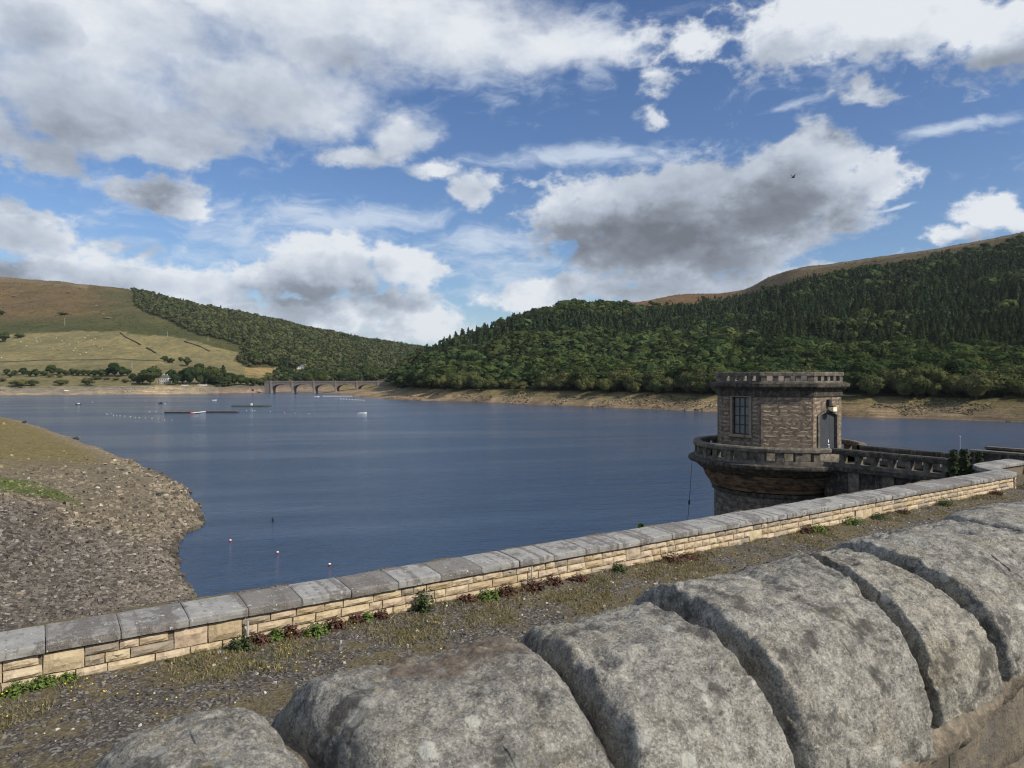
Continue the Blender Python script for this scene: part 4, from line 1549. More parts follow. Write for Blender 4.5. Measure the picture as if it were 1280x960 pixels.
# thick bed of mortar under the copings
bm_ = []
for s in np.arange(-1.6, 9.15, .04):
    for k_, (qo, zo) in enumerate(((.10, -.03), (.012, -.02), (-.004, .01), (.0, .055), (.03, .085), (.14, .10))):
        n_ = mnoise.fractal(Vector((s * 9, k_ * 1.7, 3)), .8, 2.0, 4) * .026
        hb_ = np.interp(s, [1.6, 2.0, 2.5], [1.01, .945, .89])
        bm_.append(tuple(DP(s, QC - HWID + .005 + qo + n_, H - hb_ - .055 + zo + n_ * .6)))
nb_ = len(bm_) // 6
mesh_obj('mortar', np_mesh('mortar_bed', bm_, [(i * 6 + k_, (i + 1) * 6 + k_, (i + 1) * 6 + k_ + 1, i * 6 + k_ + 1) for i in range(nb_ - 1) for k_ in range(5)], M['mortar'], True), near)
cb = MB()
cb.add([DP(s, q, z) for z in (fz0 - .2, H - HBASE - .012) for s, q in ((-1.6, QC - HWID + .055), (9.1, QC - HWID + .055), (9.1, QC + HBACK - .06), (-1.6, QC + HBACK - .06))], [(0, 3, 2, 1), (4, 5, 6, 7), (0, 1, 5, 4), (1, 2, 6, 5), (2, 3, 7, 6), (3, 0, 4, 7)])
cb.obj('core', M['mortar'], near)


# ---------------------------------------------------------------- valve tower
TQ, TS = 25.6, 35.75
T0 = DP(TS, TQ, 0)
tower = empty('valve_tower', (T0.x, T0.y, 0), DANG, 'octagonal stone valve tower with round balcony standing in the water', 'tower')
ZF, ZR = 15.1, 16.32             # balcony floor, top of its rail
AP = 3.19
CR8 = 1 / math.cos(math.pi / 8)
SIDE = 2 * AP * math.tan(math.pi / 8)
TV = rock_variants('tower_stone', M['tower_stone'], 12, 21, .30, 5, 3)


def face_frame(k):
    """face k: outward normal in the tower's frame and the rotation that turns -y to it"""
    ang = -math.pi / 2 - k * math.pi / 4      # 0 door (-y), 1 front, 2 window (-x), 3 left edge ...
    return ang, Vector((math.cos(ang), math.sin(ang), 0)), ang + math.pi / 2


# drum
DV = rock_variants('drum_stone', M['balustrade_stone'], 6, 41, .25, 5, 3)
MB().lathe([(3.42, -3), (3.42, 13.9)], 64).obj('drum', M['mortar'], tower, True)
MB().lathe([(3.4, 13.52), (3.62, 13.55), (3.62, 13.72), (3.5, 13.76)], 64).obj('string_course', M['weathered_stone'], tower)
MB().lathe([(3.45, 13.76), (3.70, 13.80), (3.74, 13.98), (3.82, 14.04), (3.93, 14.20), (3.95, 14.30), (4.02, 14.32), (4.04, 14.44), (4.12, 14.60), (4.13, 14.70)], 72).obj('corbel', M['corbel_stone'], tower)
MB().lathe([(4.1, 14.70), (4.3, 14.78), (4.52, 14.98), (4.58, 15.14), (4.94, 15.17), (4.97, 15.24), (4.97, 15.36), (4.9, 15.40), (4.62, 15.43), (4.2, 15.43)], 72).obj('cornice', M['weathered_stone'], tower)
MB().lathe([(2.6, ZF), (4.4, ZF + .004)], 64).obj('balcony_floor', M['balustrade_stone'], tower)
z = 13.5
rw = random.Random(31)
row = 0
while z > 9.2:
    a = rw.random()
    n_ = 22
    for i in range(n_):
        aa = 2 * math.pi * (i + (.5 if row % 2 else 0)) / n_
        wx = (math.cos(aa + DANG), math.sin(aa + DANG))
        if wx[1] > .35: continue                      # the far side cannot be seen from the dam
        nrm_ang = aa + math.pi / 2
        mesh_obj('drum_stone', DV[rw.randrange(6)], tower, (3.45 * math.cos(aa), 3.45 * math.sin(aa), z - .36), nrm_ang, (2 * math.pi * 3.47 / n_ - .02, .13, .34))
    z -= .37
    row += 1
# balustrade of the balcony
gap = math.asin(1.5 / 4.45)
A0, A1 = -math.pi / 2 + gap, -math.pi / 2 - gap + 2 * math.pi
MB().lathe([(4.34, 15.40), (4.62, 15.40), (4.62, 15.60), (4.34, 15.61), (4.34, 15.40)], 80, (0, 0, 0), A0, A1).obj('plinth', M['balustrade_stone'], tower)
MB().lathe([(4.28, 16.04), (4.66, 16.04), (4.70, 16.10), (4.70, 16.24), (4.64, ZR), (4.30, ZR), (4.25, 16.25), (4.25, 16.08), (4.28, 16.04)], 80, (0, 0, 0), A0, A1).obj('handrail', M['balustrade_stone'], tower)


def pier_mesh(wo, wi, th, h):
    m = MB()
    m.add([(-wo / 2, -th, 0), (wo / 2, -th, 0), (wi / 2, 0, 0), (-wi / 2, 0, 0), (-wo / 2, -th, h), (wo / 2, -th, h), (wi / 2, 0, h), (-wi / 2, 0, h)],
          [(0, 3, 2, 1), (4, 5, 6, 7), (0, 1, 5, 4), (1, 2, 6, 5), (2, 3, 7, 6), (3, 0, 4, 7)])
    return m.mesh('pier', M['balustrade_stone'])


PM = pier_mesh(.34, .46, .25, .45)
PW = pier_mesh(.24, .36, .25, .45)
NP = 31
for i in range(NP):
    a = 2 * math.pi * (i + .5) / NP - math.pi / 2
    if abs((a + math.pi / 2 + math.pi) % (2 * math.pi) - math.pi) < gap + .03: continue
    mesh_obj('pier', PM, tower, (4.35 * math.cos(a), 4.35 * math.sin(a), 15.602), a + math.pi / 2)
# octagonal house
ZT = 19.33
WIN = (.56, 16.83, 18.90)          # half width, sill, head
DOOR = (.80, ZF, 17.91, 18.10)     # half width, floor, springing, crown
core = MB()
for k in range(8):
    ang, nv, rz_ = face_frame(k)
    Rm = Matrix.Rotation(rz_, 3, 'Z')

    def slab(x0, x1, z0, z1):
        c = Rm @ Vector(((x0 + x1) / 2, -(AP - .16), (z0 + z1) / 2))
        core.box(c, (x1 - x0, .32, z1 - z0), M=Rm)
    hs = SIDE / 2
    if k == 2:
        slab(-hs, -WIN[0], ZF - .1, ZT); slab(WIN[0], hs, ZF - .1, ZT); slab(-WIN[0], WIN[0], ZF - .1, WIN[1]); slab(-WIN[0], WIN[0], WIN[2], ZT)
    elif k == 0:
        slab(-hs, -DOOR[0], ZF - .1, ZT); slab(DOOR[0], hs, ZF - .1, ZT)
        n_ = 10
        arc = []
        for i in range(n_ + 1):
            t = -1 + 2 * i / n_
            arc.append((t * DOOR[0], DOOR[2] + (DOOR[3] - DOOR[2]) * (1 - t * t)))
        core.prism(arc + [(DOOR[0], ZT), (-DOOR[0], ZT)], -AP, -AP + .32, Rm)
    else:
        slab(-hs, hs, ZF - .1, ZT)
core.obj('wall', M['tower_joint'], tower)
# rock-faced stones
rs_ = random.Random(77)
cnt = 0
zc = ZF + .95
courses_t = []
while zc < 18.92:
    hh = .20 + .05 * rs_.random()
    if zc + hh > 18.92: hh = 18.95 - zc
    if hh > .08: courses_t.append((zc, hh))
    zc += hh
for k in (0, 1, 2, 3):
    ang, nv, rz_ = face_frame(k)
    Rm = Matrix.Rotation(rz_, 3, 'Z')
    for z0, hh in courses_t:
        spans = [(-SIDE / 2 + .02, SIDE / 2 - .02)]
        if k == 2 and z0 + hh > WIN[1] - .12 and z0 < WIN[2] + .02:
            spans = [(-SIDE / 2 + .02, -WIN[0] - .15), (WIN[0] + .15, SIDE / 2 - .02)]
        if k == 0 and z0 < DOOR[3] + .22:
            hw_ = DOOR[0] + .17 if z0 < DOOR[2] + .05 else .55 + .25 * (DOOR[3] + .3 - z0)
            spans = [(-SIDE / 2 + .02, -hw_), (hw_, SIDE / 2 - .02)]
        if k == 3: spans = [(-.2, SIDE / 2 - .02)]
        for a, b in spans:
            x = a
            while x < b - .01:
                ln = .42 + .48 * rs_.random()
                if b - x - ln < .28: ln = b - x
                c = Rm @ Vector((x + ln / 2, -AP + .02, 0))
                mesh_obj('stone', TV[rs_.randrange(12)], tower, (c.x, c.y, z0), rz_, (ln - .020, .10, hh - .020))
                cnt += 1
                x += ln
# plinth, lintel course, cornice, parapet
MB().lathe([(r * CR8, z_) for r, z_ in ((AP + .26, ZF), (AP + .24, ZF + .45), (AP + .10, ZF + .80), (AP + .10, ZF + .93), (AP - .02, ZF + .94))], 8, (0, 0, 0), math.pi / 8, math.pi / 8 + 2 * math.pi).obj('base_course', M['balustrade_stone'], tower)  # darker stone here stands in for shade behind the balustrade
MB().lathe([(r * CR8, z_) for r, z_ in ((AP, 18.955), (AP + .07, 18.96), (AP + .07, 19.30), (AP + .12, 19.32), (AP + .16, 19.42), (AP + .36, 19.44), (AP + .40, 19.50), (AP + .40, 19.66), (AP + .30, 19.70), (AP - .3, 19.72))], 8, (0, 0, 0), math.pi / 8, math.pi / 8 + 2 * math.pi).obj('roof_cornice', M['weathered_stone'], tower)
PO, PI_ = (AP + .08), (AP - .20)
for nm, z0, z1, ex in (('parapet_plinth', 19.69, 19.80, 0), ('parapet_coping', 20.08, 20.28, .05)):
    MB().lathe([(PI_ * CR8, z0), ((PO + ex) * CR8, z0), ((PO + ex) * CR8, z1 - .03), ((PO + ex - .03) * CR8, z1), (PI_ * CR8, z1), (PI_ * CR8, z0)], 8, (0, 0, 0), math.pi / 8, math.pi / 8 + 2 * math.pi).obj(nm, M['balustrade_stone'], tower)
RP = MB()
RP.box((0, 0, 0), (.26, .26, .29))
RPm = RP.mesh('parapet_pier', M['balustrade_stone'])
RC = MB().box((0, 0, 0), (.30, .26, .29)).mesh('parapet_pier', M['balustrade_stone'])
side_p = 2 * PO * math.tan(math.pi / 8)
for k in range(8):
    ang, nv, rz_ = face_frame(k)
    Rm = Matrix.Rotation(rz_, 3, 'Z')
    gapw = (side_p - .84) / 4
    for j in range(5):
        if j in (0, 4):
            x = (-1 if j == 0 else 1) * (side_p / 2 - .17)
        else:
            x = -side_p / 2 + .21 + j * (side_p - .42) / 4
        c = Rm @ Vector((x, -PO + .135 + (.004 if j in (0, 4) and k % 2 else 0), 19.94))
        mesh_obj('parapet_pier', RC if j in (0, 4) else RPm, tower, c, rz_)
for k in (5, 6, 7):
    ang, nv, rz_ = face_frame(k)
    Rm = Matrix.Rotation(rz_, 3, 'Z')
    MB().box(Rm @ Vector((0, -PI_ + .03, 19.93)), (side_p - .5, .02, .28), M=Rm).obj('pale_backing', M['bridge_pilaster'], tower)  # pale panels added behind the openings so they look brightly lit
MB().lathe([(0.001, 19.78), (PI_ * CR8 + .05, 19.74)], 8, (0, 0, 0), math.pi / 8, math.pi / 8 + 2 * math.pi).obj('roof', M['white_paint'], tower)
# window: stone surround, frame and twelve panes
ang, nv, rz_ = face_frame(2)
Rm = Matrix.Rotation(rz_, 3, 'Z')


def on_face(x, out, z):
    v = Rm @ Vector((x, -AP - out, z))
    return (v.x, v.y, v.z)


sr = MB()
for x0, x1, z0, z1, o_ in ((-WIN[0] - .15, -WIN[0] - .002, WIN[1] - .0, WIN[2], .045), (WIN[0] + .002, WIN[0] + .15, WIN[1], WIN[2], .045), (-WIN[0] - .2, WIN[0] + .2, WIN[1] - .15, WIN[1] - .003, .10), (-WIN[0] - .15, WIN[0] + .15, WIN[2] + .003, WIN[2] + .06, .05)):
    sr.box(on_face((x0 + x1) / 2, o_ - .06, (z0 + z1) / 2), (x1 - x0, .12, z1 - z0), M=Rm)
sr.obj('window_surround', M['tower_stone'], tower)
win = MB()
hw = WIN[0]
for i in range(4):
    win.box(on_face(-hw + .03 + i * (2 * hw - .06) / 3, -.13, (WIN[1] + WIN[2]) / 2), (.055, .05, WIN[2] - WIN[1]), M=Rm)
for i in range(5):
    win.box(on_face(0, -.133, WIN[1] + .03 + i * (WIN[2] - WIN[1] - .06) / 4), (2 * hw - .01, .05, .05), M=Rm)
wino = win.obj('window', M['black_metal'], tower)
pw, ph = (2 * hw - .06) / 3 - .06, (WIN[2] - WIN[1] - .06) / 4 - .055
pm = MB().box((0, 0, 0), (pw, .012, ph)).mesh('pane', M['pane_glass'])
for i in range(3):
    for j in range(4):
        mesh_obj('pane', pm, wino, on_face(-hw + .03 + (i + .5) * (2 * hw - .06) / 3, -.145, WIN[1] + .03 + (j + .5) * (WIN[2] - WIN[1] - .06) / 4), rz_ + (random.random() - .5) * .02)
# door: arched surround, two leaves, handle
ang, nv, rz_ = face_frame(0)
Rm = Matrix.Rotation(rz_, 3, 'Z')
sd_ = MB()
for sg in (-1, 1):
    sd_.box(on_face(sg * (DOOR[0] + .085), .0, (DOOR[1] + DOOR[2]) / 2), (.165, .16, DOOR[2] - DOOR[1]), M=Rm)
n_ = 12
inn = [(t * DOOR[0], DOOR[2] + .002 + (DOOR[3] - DOOR[2]) * (1 - t * t)) for t in np.linspace(-1, 1, n_ + 1)]
outp = [(t * (DOOR[0] + .17), DOOR[2] + .002 + (DOOR[3] + .17 - DOOR[2]) * (1 - t * t)) for t in np.linspace(1, -1, n_ + 1)]
for i in range(n_):
    a, b = inn[i], inn[i + 1]
    c_, e_ = outp[n_ - i - 1], outp[n_ - i]
    sd_.prism([a, b, c_, e_], -AP - .08, -AP + .10, Rm)
sd_.obj('door_surround', M['balustrade_stone'], tower)
split = .27
for x0, x1 in ((-DOOR[0], split - .008), (split + .008, DOOR[0])):
    pts = [(x0, ZF + .02), (x1, ZF + .02)] + [(t, DOOR[2] + (DOOR[3] - DOOR[2]) * (1 - (t / DOOR[0]) ** 2)) for t in np.linspace(x1, x0, 9)]
    dl = MB().prism(pts, -AP + .07, -AP + .13, Rm).obj('door_leaf', M['door_grey'], tower)
    if x0 < 0:
        MB().box(on_face(split - .12, -.055, ZF + 1.42), (.07, .04, .16), M=Rm).box(on_face(split - .10, -.05, ZF + 1.22), (.14, .05, .05), M=Rm).box(on_face(split - .07, -.055, ZF + 1.08), (.05, .04, .09), M=Rm).obj('handle', M['white_paint'], dl)
MB().box(on_face(0, -.10, DOOR[2] - .035), (1.58, .05, .03), M=Rm).obj('door_rail', M['door_grey'], tower)
lamp = MB()
lamp.box(on_face(.02, .09, 18.62), (.22, .16, .34), M=Rm).box(on_face(.02, .2, 18.42), (.06, .30, .06), M=Rm).box(on_face(.02, .26, 18.10), (.20, .14, .12), M=Rm)
lo = lamp.obj('wall_lamp', M['black_metal'], tower)
MB().box(on_face(.05, .34, 18.27), (.36, .16, .22), M=Rm).obj('lens', M['lamp_lens'], lo)

# ---------------------------------------------------------------- footbridge from the dam to the tower
fb = empty('footbridge', (T0.x, T0.y, 0), DANG, 'dark stone footbridge with pierced balustrade leading to the tower', 'bridge')
Y0, Y1 = -4.32, -(TQ - 15.0)
for sg, yy1 in ((-1, Y1), (1, Y1)):
    xo = sg * 1.46
    c = sg * 1.33
    L_ = Y0 - yy1
    ym = (Y0 + yy1) / 2
    MB().box((c, ym, 15.50), (.27, L_, .20)).obj('plinth', M['balustrade_stone'], fb)
    r_ = MB()
    r_.prism([(c - .19, 16.042), (c + .19, 16.042), (c + .21, 16.10), (c + .21, 16.25), (c + .16, ZR - .004), (c - .16, ZR - .004), (c - .21, 16.25), (c - .21, 16.10)], yy1, Y0)
    r_.obj('handrail', M['weathered_stone'], fb)
    y = Y0 - .55
    while y > yy1 + .2:
        mesh_obj('pier', PW, fb, (sg * (1.33 + .0) - sg * .125, y, 15.602), -sg * -math.pi / 2 if sg > 0 else -math.pi / 2)
        y -= .83
    MB().box((sg * 1.42, ym, 15.30), (.36, L_, .19)).obj('cornice', M['weathered_stone'], fb)
    wl = MB()
    wl.box((sg * 1.25, ym + .2, 11.0), (.20, L_ + .5, 8.36))
    wl.obj('side_wall', M['weathered_stone'], fb)
    for i in range(5):
        MB().box((sg * 1.40, Y0 - 1.2 - i * 1.75, 11.0), (.14, .55, 8.35)).obj('pilaster', M['balustrade_stone'], fb)
MB().box((0, (Y0 + Y1) / 2 + .5, 15.0), (2.3, Y0 - Y1 + 1.0, .2)).obj('deck', M['balustrade_stone'], fb)
for x, y0, y1, zt in ((1.3, -(TQ - 15.8), -(TQ - 12.2), 16.56), (2.9, -(TQ - 15.8), -(TQ - 11.4), 16.62)):
    MB().box((x, (y0 + y1) / 2, zt - .75), (.34, abs(y0 - y1), 1.3)).obj('end_wall', M['weathered_stone'], fb)
    MB().box((x, (y0 + y1) / 2, zt - .05), (.44, abs(y0 - y1) + .08, .10)).obj('end_coping', M['balustrade_stone'], fb)
# wire with a plumb hanging beside the balcony
wi = empty('hanging_wire', W(865, 577, 41.2), 0, 'thin dark wire hanging from the balcony cornice down to the water', 'wire')
b0 = W(865, 577, 41.2)
MB().tube([Vector((0, 0, 0)), W(861.5, 628, 41.2) - b0, W(858, 668, 41.2) - b0, W(852, 780, 41.2) - b0], .014, 5).obj('wire', M['black_metal'], wi)
MB().lathe([(.001, -.14), (.05, -.12), (.06, 0), (.05, .12), (.001, .16)], 8).obj('plumb', M['black_metal'], wi, loc=W(861.5, 628, 41.2) - b0)


def shrub(loc, w_, h_, label, mat, n=420, name='shrub', group=None):
    r = np.random.default_rng(int(abs(loc[0]) * 1000))
    hgt = r.random(n) ** .8
    th = r.random(n) * 6.283
    rad = w_ * .5 * (1 - hgt * .65) * np.sqrt(r.random(n)) * (.7 + .5 * r.random(n))
    ctr = np.stack([rad * np.cos(th), rad * np.sin(th), hgt * h_], 1)
    nr = np.stack([np.cos(th), np.sin(th), .6 + 0 * th], 1) + r.normal(0, .5, (n, 3))
    nr /= np.linalg.norm(nr, axis=1)[:, None]
    v, f = leaf_quads(ctr, nr, .035 + .045 * r.random(n), r, 1.5)
    t = empty(name, loc, 0, label, 'shrub', group)
    mesh_obj('foliage', np_mesh('shrub_foliage', v, f, mat), t)
    st = MB()
    for k in range(4):
        a = k * 1.6
        st.tube([(0, 0, 0), (math.cos(a) * w_ * .1, math.sin(a) * w_ * .1, h_ * .5), (math.cos(a) * w_ * .16, math.sin(a) * w_ * .16, h_ * .95)], [.02, .014, .006], 5, False)
    st.obj('stem', M['bark'], t)
    return t


for px, Y, w_, top, lab in ((1192, 30.2, .62, 563, 'dark upright shrub hiding the end of the footbridge balustrade'), (1206, 30.6, .75, 563, 'tallest dark shrub in the middle of three behind the parapet'), (1224, 31.2, .5, 566, 'thin dark shrub nearest the curve of the parapet')):
    a = W(px, top, Y)
    s, q = sq_of(a)
    zb = VZ - .9
    shrub((a.x, a.y, zb), w_ * 1.35, a.z - zb, lab, M['shrub_dark'], 800)
a = W(841, 652, 16.9)
s, q = sq_of(a)
shrub(tuple(DP(s, max(q, 12.95), HB - .05)), .16, .20, 'tiny green plant sprouting behind the parapet coping', M['weed_green'], 90, 'plant')


# ---------------------------------------------------------------- road bridge at the head of the water
BL = W(335, HY + 1, 905); BL.z = 0
BA = R(-9)
bdir = Vector((math.cos(BA), math.sin(BA), 0))
# length so that the right end falls on column 482
def bx(l): return BL + bdir * l
Lb = 40.
while 640 + bx(Lb).x / bx(Lb).y * F < 484: Lb += .5
br = empty('road_bridge', (BL.x, BL.y, 0), BA, 'long low stone bridge with five arches crossing the head of the reservoir', 'bridge')
DZ = 15.3                  # parapet top
BW = 10.5
def l_at(px):
    l = 0.
    while 640 + bx(l).x / bx(l).y * F < px and l < 400: l += .2
    return l
PIER = [l_at(q) for q in (338.5, 365, 392, 419, 446, 472.5)]
bm = M['bridge_stone']
for i in range(5):
    a, b = PIER[i] + .9, PIER[i + 1] - .9
    zs, zc_ = 3.8, 11.2
    arc = []
    for k in range(17):
        t = math.pi * k / 16
        arc.append(((a + b) / 2 - (b - a) / 2 * math.cos(t), zs + (zc_ - zs) * math.sin(t) ** .8))
    m = MB().prism(arc + [(b, DZ - 2.0), (a, DZ - 2.0)], .15, BW)
    m.obj('arch', bm, br)
    vr = []
    for k in range(16):
        (x0, z0), (x1, z1) = arc[k], arc[k + 1]
        cx = (a + b) / 2
        f0 = 1.0 + .9 / max(3, math.hypot(x0 - cx, z0 - zs)); f1 = 1.0 + .9 / max(3, math.hypot(x1 - cx, z1 - zs))
        vr.append([(x0, z0), (x1, z1), (cx + (x1 - cx) * f1, zs + (z1 - zs) * f1), (cx + (x0 - cx) * f0, zs + (z0 - zs) * f0)])
    v_ = MB()
    for q in vr: v_.prism(q, -.02, .14)
    v_.obj('arch_ring', M['bridge_pilaster'], br)
for i, l in enumerate(PIER):
    MB().box((l, BW / 2, 3.6), (1.8, BW, 15.2 - .01)).box((l, BW / 2, 12.25), (1.8, BW, 2.09)).obj('pier', bm, br)
    MB().box((l, -.15, 7.5), (1.9, .6, 16.6)).obj('pilaster', M['bridge_pilaster'], br)
MB().box(((PIER[0] + Lb) / 2 - 3, BW / 2, DZ - 1.65), (Lb - PIER[0] + 8, BW + .5, .68)).obj('deck', bm, br)
for y in (-.05, BW - .1):
    MB().box(((PIER[0] + Lb) / 2 - 3, y, DZ - .65), (Lb - PIER[0] + 8, .35, 1.3)).obj('parapet', bm, br)
m = MB()
for k in range(40):
    l = PIER[0] + (Lb - PIER[0]) * k / 39
    m.box((l, .12, DZ + .55), (.16, .12, 1.1))
m.box(((PIER[0] + Lb) / 2, .12, DZ + 1.12), (Lb - PIER[0], .14, .12)).obj('railing', M['dark_timber'], br)
MB().box((PIER[5] + (Lb - PIER[5]) / 2 + 6, BW / 2, 6), (Lb - PIER[5] + 14, BW - .3, 15)).obj('abutment', bm, br)
MB().box((PIER[0] - 5, BW / 2, 5.8), (8, BW - .3, 15.4)).obj('abutment', bm, br)

# ---------------------------------------------------------------- houses
def house(px, py, w_, dp, eave, ridge, rz, label, hip=True, ext=None, rows_=((.28, .7), (3.2, .7)), ncol=4, wall=None, chim=2):
    g0 = ground_at(px, py)
    h = empty('house', (g0.x, g0.y, g0.z - .3), rz, label, 'house')
    wall = wall or M['render_white']
    hw_, hd = w_ / 2, dp / 2
    MB().box((0, 0, eave / 2), (w_, dp, eave)).obj('wall', wall, h)
    k = hd * .8 if hip else 0
    o = .35
    rf = MB().add([(-hw_ - o, -hd - o, eave - .05), (hw_ + o, -hd - o, eave - .05), (hw_ + o, hd + o, eave - .05), (-hw_ - o, hd + o, eave - .05), (-hw_ + k, 0, ridge), (hw_ - k, 0, ridge)],
                  [(0, 1, 5, 4), (1, 2, 5), (2, 3, 4, 5), (3, 0, 4), (3, 2, 1, 0)]).obj('roof', M['slate'], h)
    for i in range(chim):
        x = (-1, 1)[i] * (hw_ - k - .5 if hip else hw_ - .6)
        MB().box((x, 0, ridge + .1), (.9, .7, 1.9)).obj('chimney', wall, rf)
    for zz_, hh in rows_:
        for c in range(ncol):
            x = -hw_ + w_ * (c + .5) / ncol
            wf = MB().box((x, -hd - .03, zz_ + 1.0), (1.25, .1, 1.5)).obj('window', M['white_paint'], h)
            MB().box((x, -hd - .09, zz_ + 1.0), (1.0, .03, 1.25)).obj('pane', M['window_dark'], wf)
    MB().box((w_ * .08, -hd - .05, 1.05), (1.1, .12, 2.1)).obj('door', M['dark_timber'], h)
    if ext:
        ex, ew, ed, eh = ext
        MB().box((ex, -.3, eh / 2), (ew, ed, eh)).obj('wing', wall, h)
        MB().add([(ex - ew / 2 - .2, -.3 - ed / 2 - .2, eh + .002), (ex + ew / 2 + .2, -.3 - ed / 2 - .2, eh + .002), (ex + ew / 2 + .2, -.3 + ed / 2 + .2, eh + .9), (ex - ew / 2 - .2, -.3 + ed / 2 + .2, eh + .9)], [(0, 1, 2, 3)]).obj('wing_roof', wall, h)
    return h


house(207, 479.5, 11.5, 8, 7.4, 11.2, R(-8), 'white rendered house with hipped slate roof above the left bank', True, (-7.6, 4, 5, 4.2), ((.5, .7), (4.0, .7)))
house(377, 462.5, 15, 8, 5.4, 9.0, R(10), 'grey roofed house among trees above the bridge', False, None, ((.3, .7), (3.0, .7)), 5)
house(450, 467, 9, 7, 4.6, 7.6, R(5), 'small white cottage half hidden by trees above the bridge', False, None, ((.4, .7),), 3, M['white_paint'], 1)
for a_, b_, lab in ((283, 3, 'low white boundary wall right of the waterside house'), (0, 0, '')):
    if not lab: continue
for px, py, wpx, lab in ((231, 482.6, 9, 'short pale wall above the bank near the white house'), (253, 482.4, 12, 'longer pale wall above the bank below the tall trees')):
    g0 = ground_at(px, py)
    wm_ = wpx / F * g0.y
    w_ = empty('boundary_wall', g0, 0, lab, 'wall')
    MB().box((0, 0, .6), (wm_, .5, 1.6)).obj('wall', M['render_white'], w_)
    MB().box((0, 0, 1.46), (wm_ + .2, .65, .12)).obj('coping', M['white_paint'], w_)

# ---------------------------------------------------------------- dry-stone walls, poles and sheep on the left hillside
def draped(px_list, name, label, hgt, th, mat, cat):
    pts = [ground_at(*q) for q in px_list]
    dense = []
    for a, b in zip(pts[:-1], pts[1:]):
        n_ = max(2, int((b - a).length / 12))
        for i in range(n_):
            c = a.lerp(b, i / n_)
            pxx = 640 + c.x / c.y * F
            dense.append(Vector((c.x, c.y, float(terrain_z(np.array([pxx]), np.array([c.y]))[0]))))
    dense.append(pts[-1])
    m = MB()
    for a, b in zip(dense[:-1], dense[1:]):
        t = (b - a); t.z = 0
        nx = Vector((-t.y, t.x, 0)).normalized() * th / 2
        jh = hgt * (.85 + .3 * random.random())
        m.add([a - nx + Vector((0, 0, -.4)), b - nx + Vector((0, 0, -.4)), b + nx + Vector((0, 0, -.4)), a + nx + Vector((0, 0, -.4)),
               a - nx * .6 + Vector((0, 0, jh)), b - nx * .6 + Vector((0, 0, jh)), b + nx * .6 + Vector((0, 0, jh)), a + nx * .6 + Vector((0, 0, jh))],
              [(0, 3, 2, 1), (4, 5, 6, 7), (0, 1, 5, 4), (1, 2, 6, 5), (2, 3, 7, 6), (3, 0, 4, 7)])
    return tag(m.obj(name, mat), label, cat)


draped([(150, 417), (157, 422), (168, 427), (176, 432)], 'dry_stone_wall', 'dark dry stone wall slanting down the pale field, upper stretch', 1.9, 1.6, M['drystone'], 'wall')
draped([(183, 435.5), (190, 439), (195, 442)], 'dry_stone_wall', 'short dark dry stone wall below the gap in the field', 1.9, 1.6, M['drystone'], 'wall')
draped([(230, 428), (245, 432), (262, 440)], 'dry_stone_wall', 'dark dry stone wall near the wood on the right of the field', 1.6, 1.3, M['drystone'], 'wall')
draped([(-30, 454), (40, 451.5), (100, 450.5), (170, 450.5), (205, 452)], 'dry_stone_wall', 'long low dry stone wall running level across the pale field', 1.2, 1.0, M['drystone'], 'wall')
for px, py, hp, lab in ((81, 407, 9.0, 'tall pale utility pole on the green slope'), (209, 421, 6.5, 'utility pole above the right part of the field'), (260, 427, 6, 'utility pole closest to the wood'), (165, 460, 8, 'utility pole low in the pale field')):
    g0 = ground_at(px, py)
    hh = hp / F * g0.y
    t = empty('utility_pole', g0, 0, lab, 'pole', 'utility poles on the left hillside')
    MB().tube([(0, 0, -.5), (0, 0, hh)], [.32, .22], 6).obj('pole', M['grey_metal'], t)
    MB().box((0, 0, hh - .7), (2.4, .22, .22)).obj('crossarm', M['grey_metal'], t)
sb = MB()
sb.ball((0, 0, .75), (.62, .34, .36), 9, 6)
sb.ball((.68, 0, .98), (.2, .13, .15), 7, 5)
sb.tube([(.42, 0, .85), (.64, 0, .98)], [.2, .12], 6)
for a in (-.36, .36):
    for b in (-.16, .16):
        sb.tube([(a, b, .55), (a + .02, b, .28), (a, b, -.1)], [.09, .06, .05], 5)
SM = sb.mesh('sheep', M['wool'], True)
SHEEP = [(45, 424), (51, 427), (46, 427.5), (71, 423), (87, 431), (92, 439), (94, 436), (106, 423), (110, 420), (114, 426.5), (119, 424), (117, 431), (66, 436.5), (100, 444), (108, 442), (60, 464), (2, 448), (26, 428), (33, 433), (128, 437), (78, 427), (98, 429)]
for i, (px, py) in enumerate(SHEEP):
    g0 = ground_at(px, py)
    o = mesh_obj('sheep', SM, None, (g0.x, g0.y, g0.z), random.random() * 6, (1.5, 1.5, 1.5))
    tag(o, 'white sheep grazing in the pale field on the left hillside', 'sheep', 'sheep grazing in the pale field')
# pale rock scars on the moor
for px, py, wpx, lab in ((136, 398, 12, 'long pale rock scar on the moor slope'), (120, 382, 5, 'small pale rock high on the moor slope'), (129, 393, 5, 'pale rock just above the long scar'), (19, 371, 10, 'pale rock patch on the left of the moor'), (87, 366, 9, 'pale rock streak just below the crest'), (27, 365, 4, 'tiny pale rock left on the moor')):
    g0 = ground_at(px, py)
    w_ = wpx / F * g0.y
    m = MB().ball((0, 0, 0), (w_ * .5, w_ * .42, 1.3), 10, 6)
    m.v = [(x * (1 + .3 * math.sin(x * 2 + y)), y, z_) for x, y, z_ in m.v]
    tag(m.obj('rock', M['bridge_pilaster'], None, True, loc=g0, rz=R(-35)), lab, 'rock', 'pale rocks on the left moor')

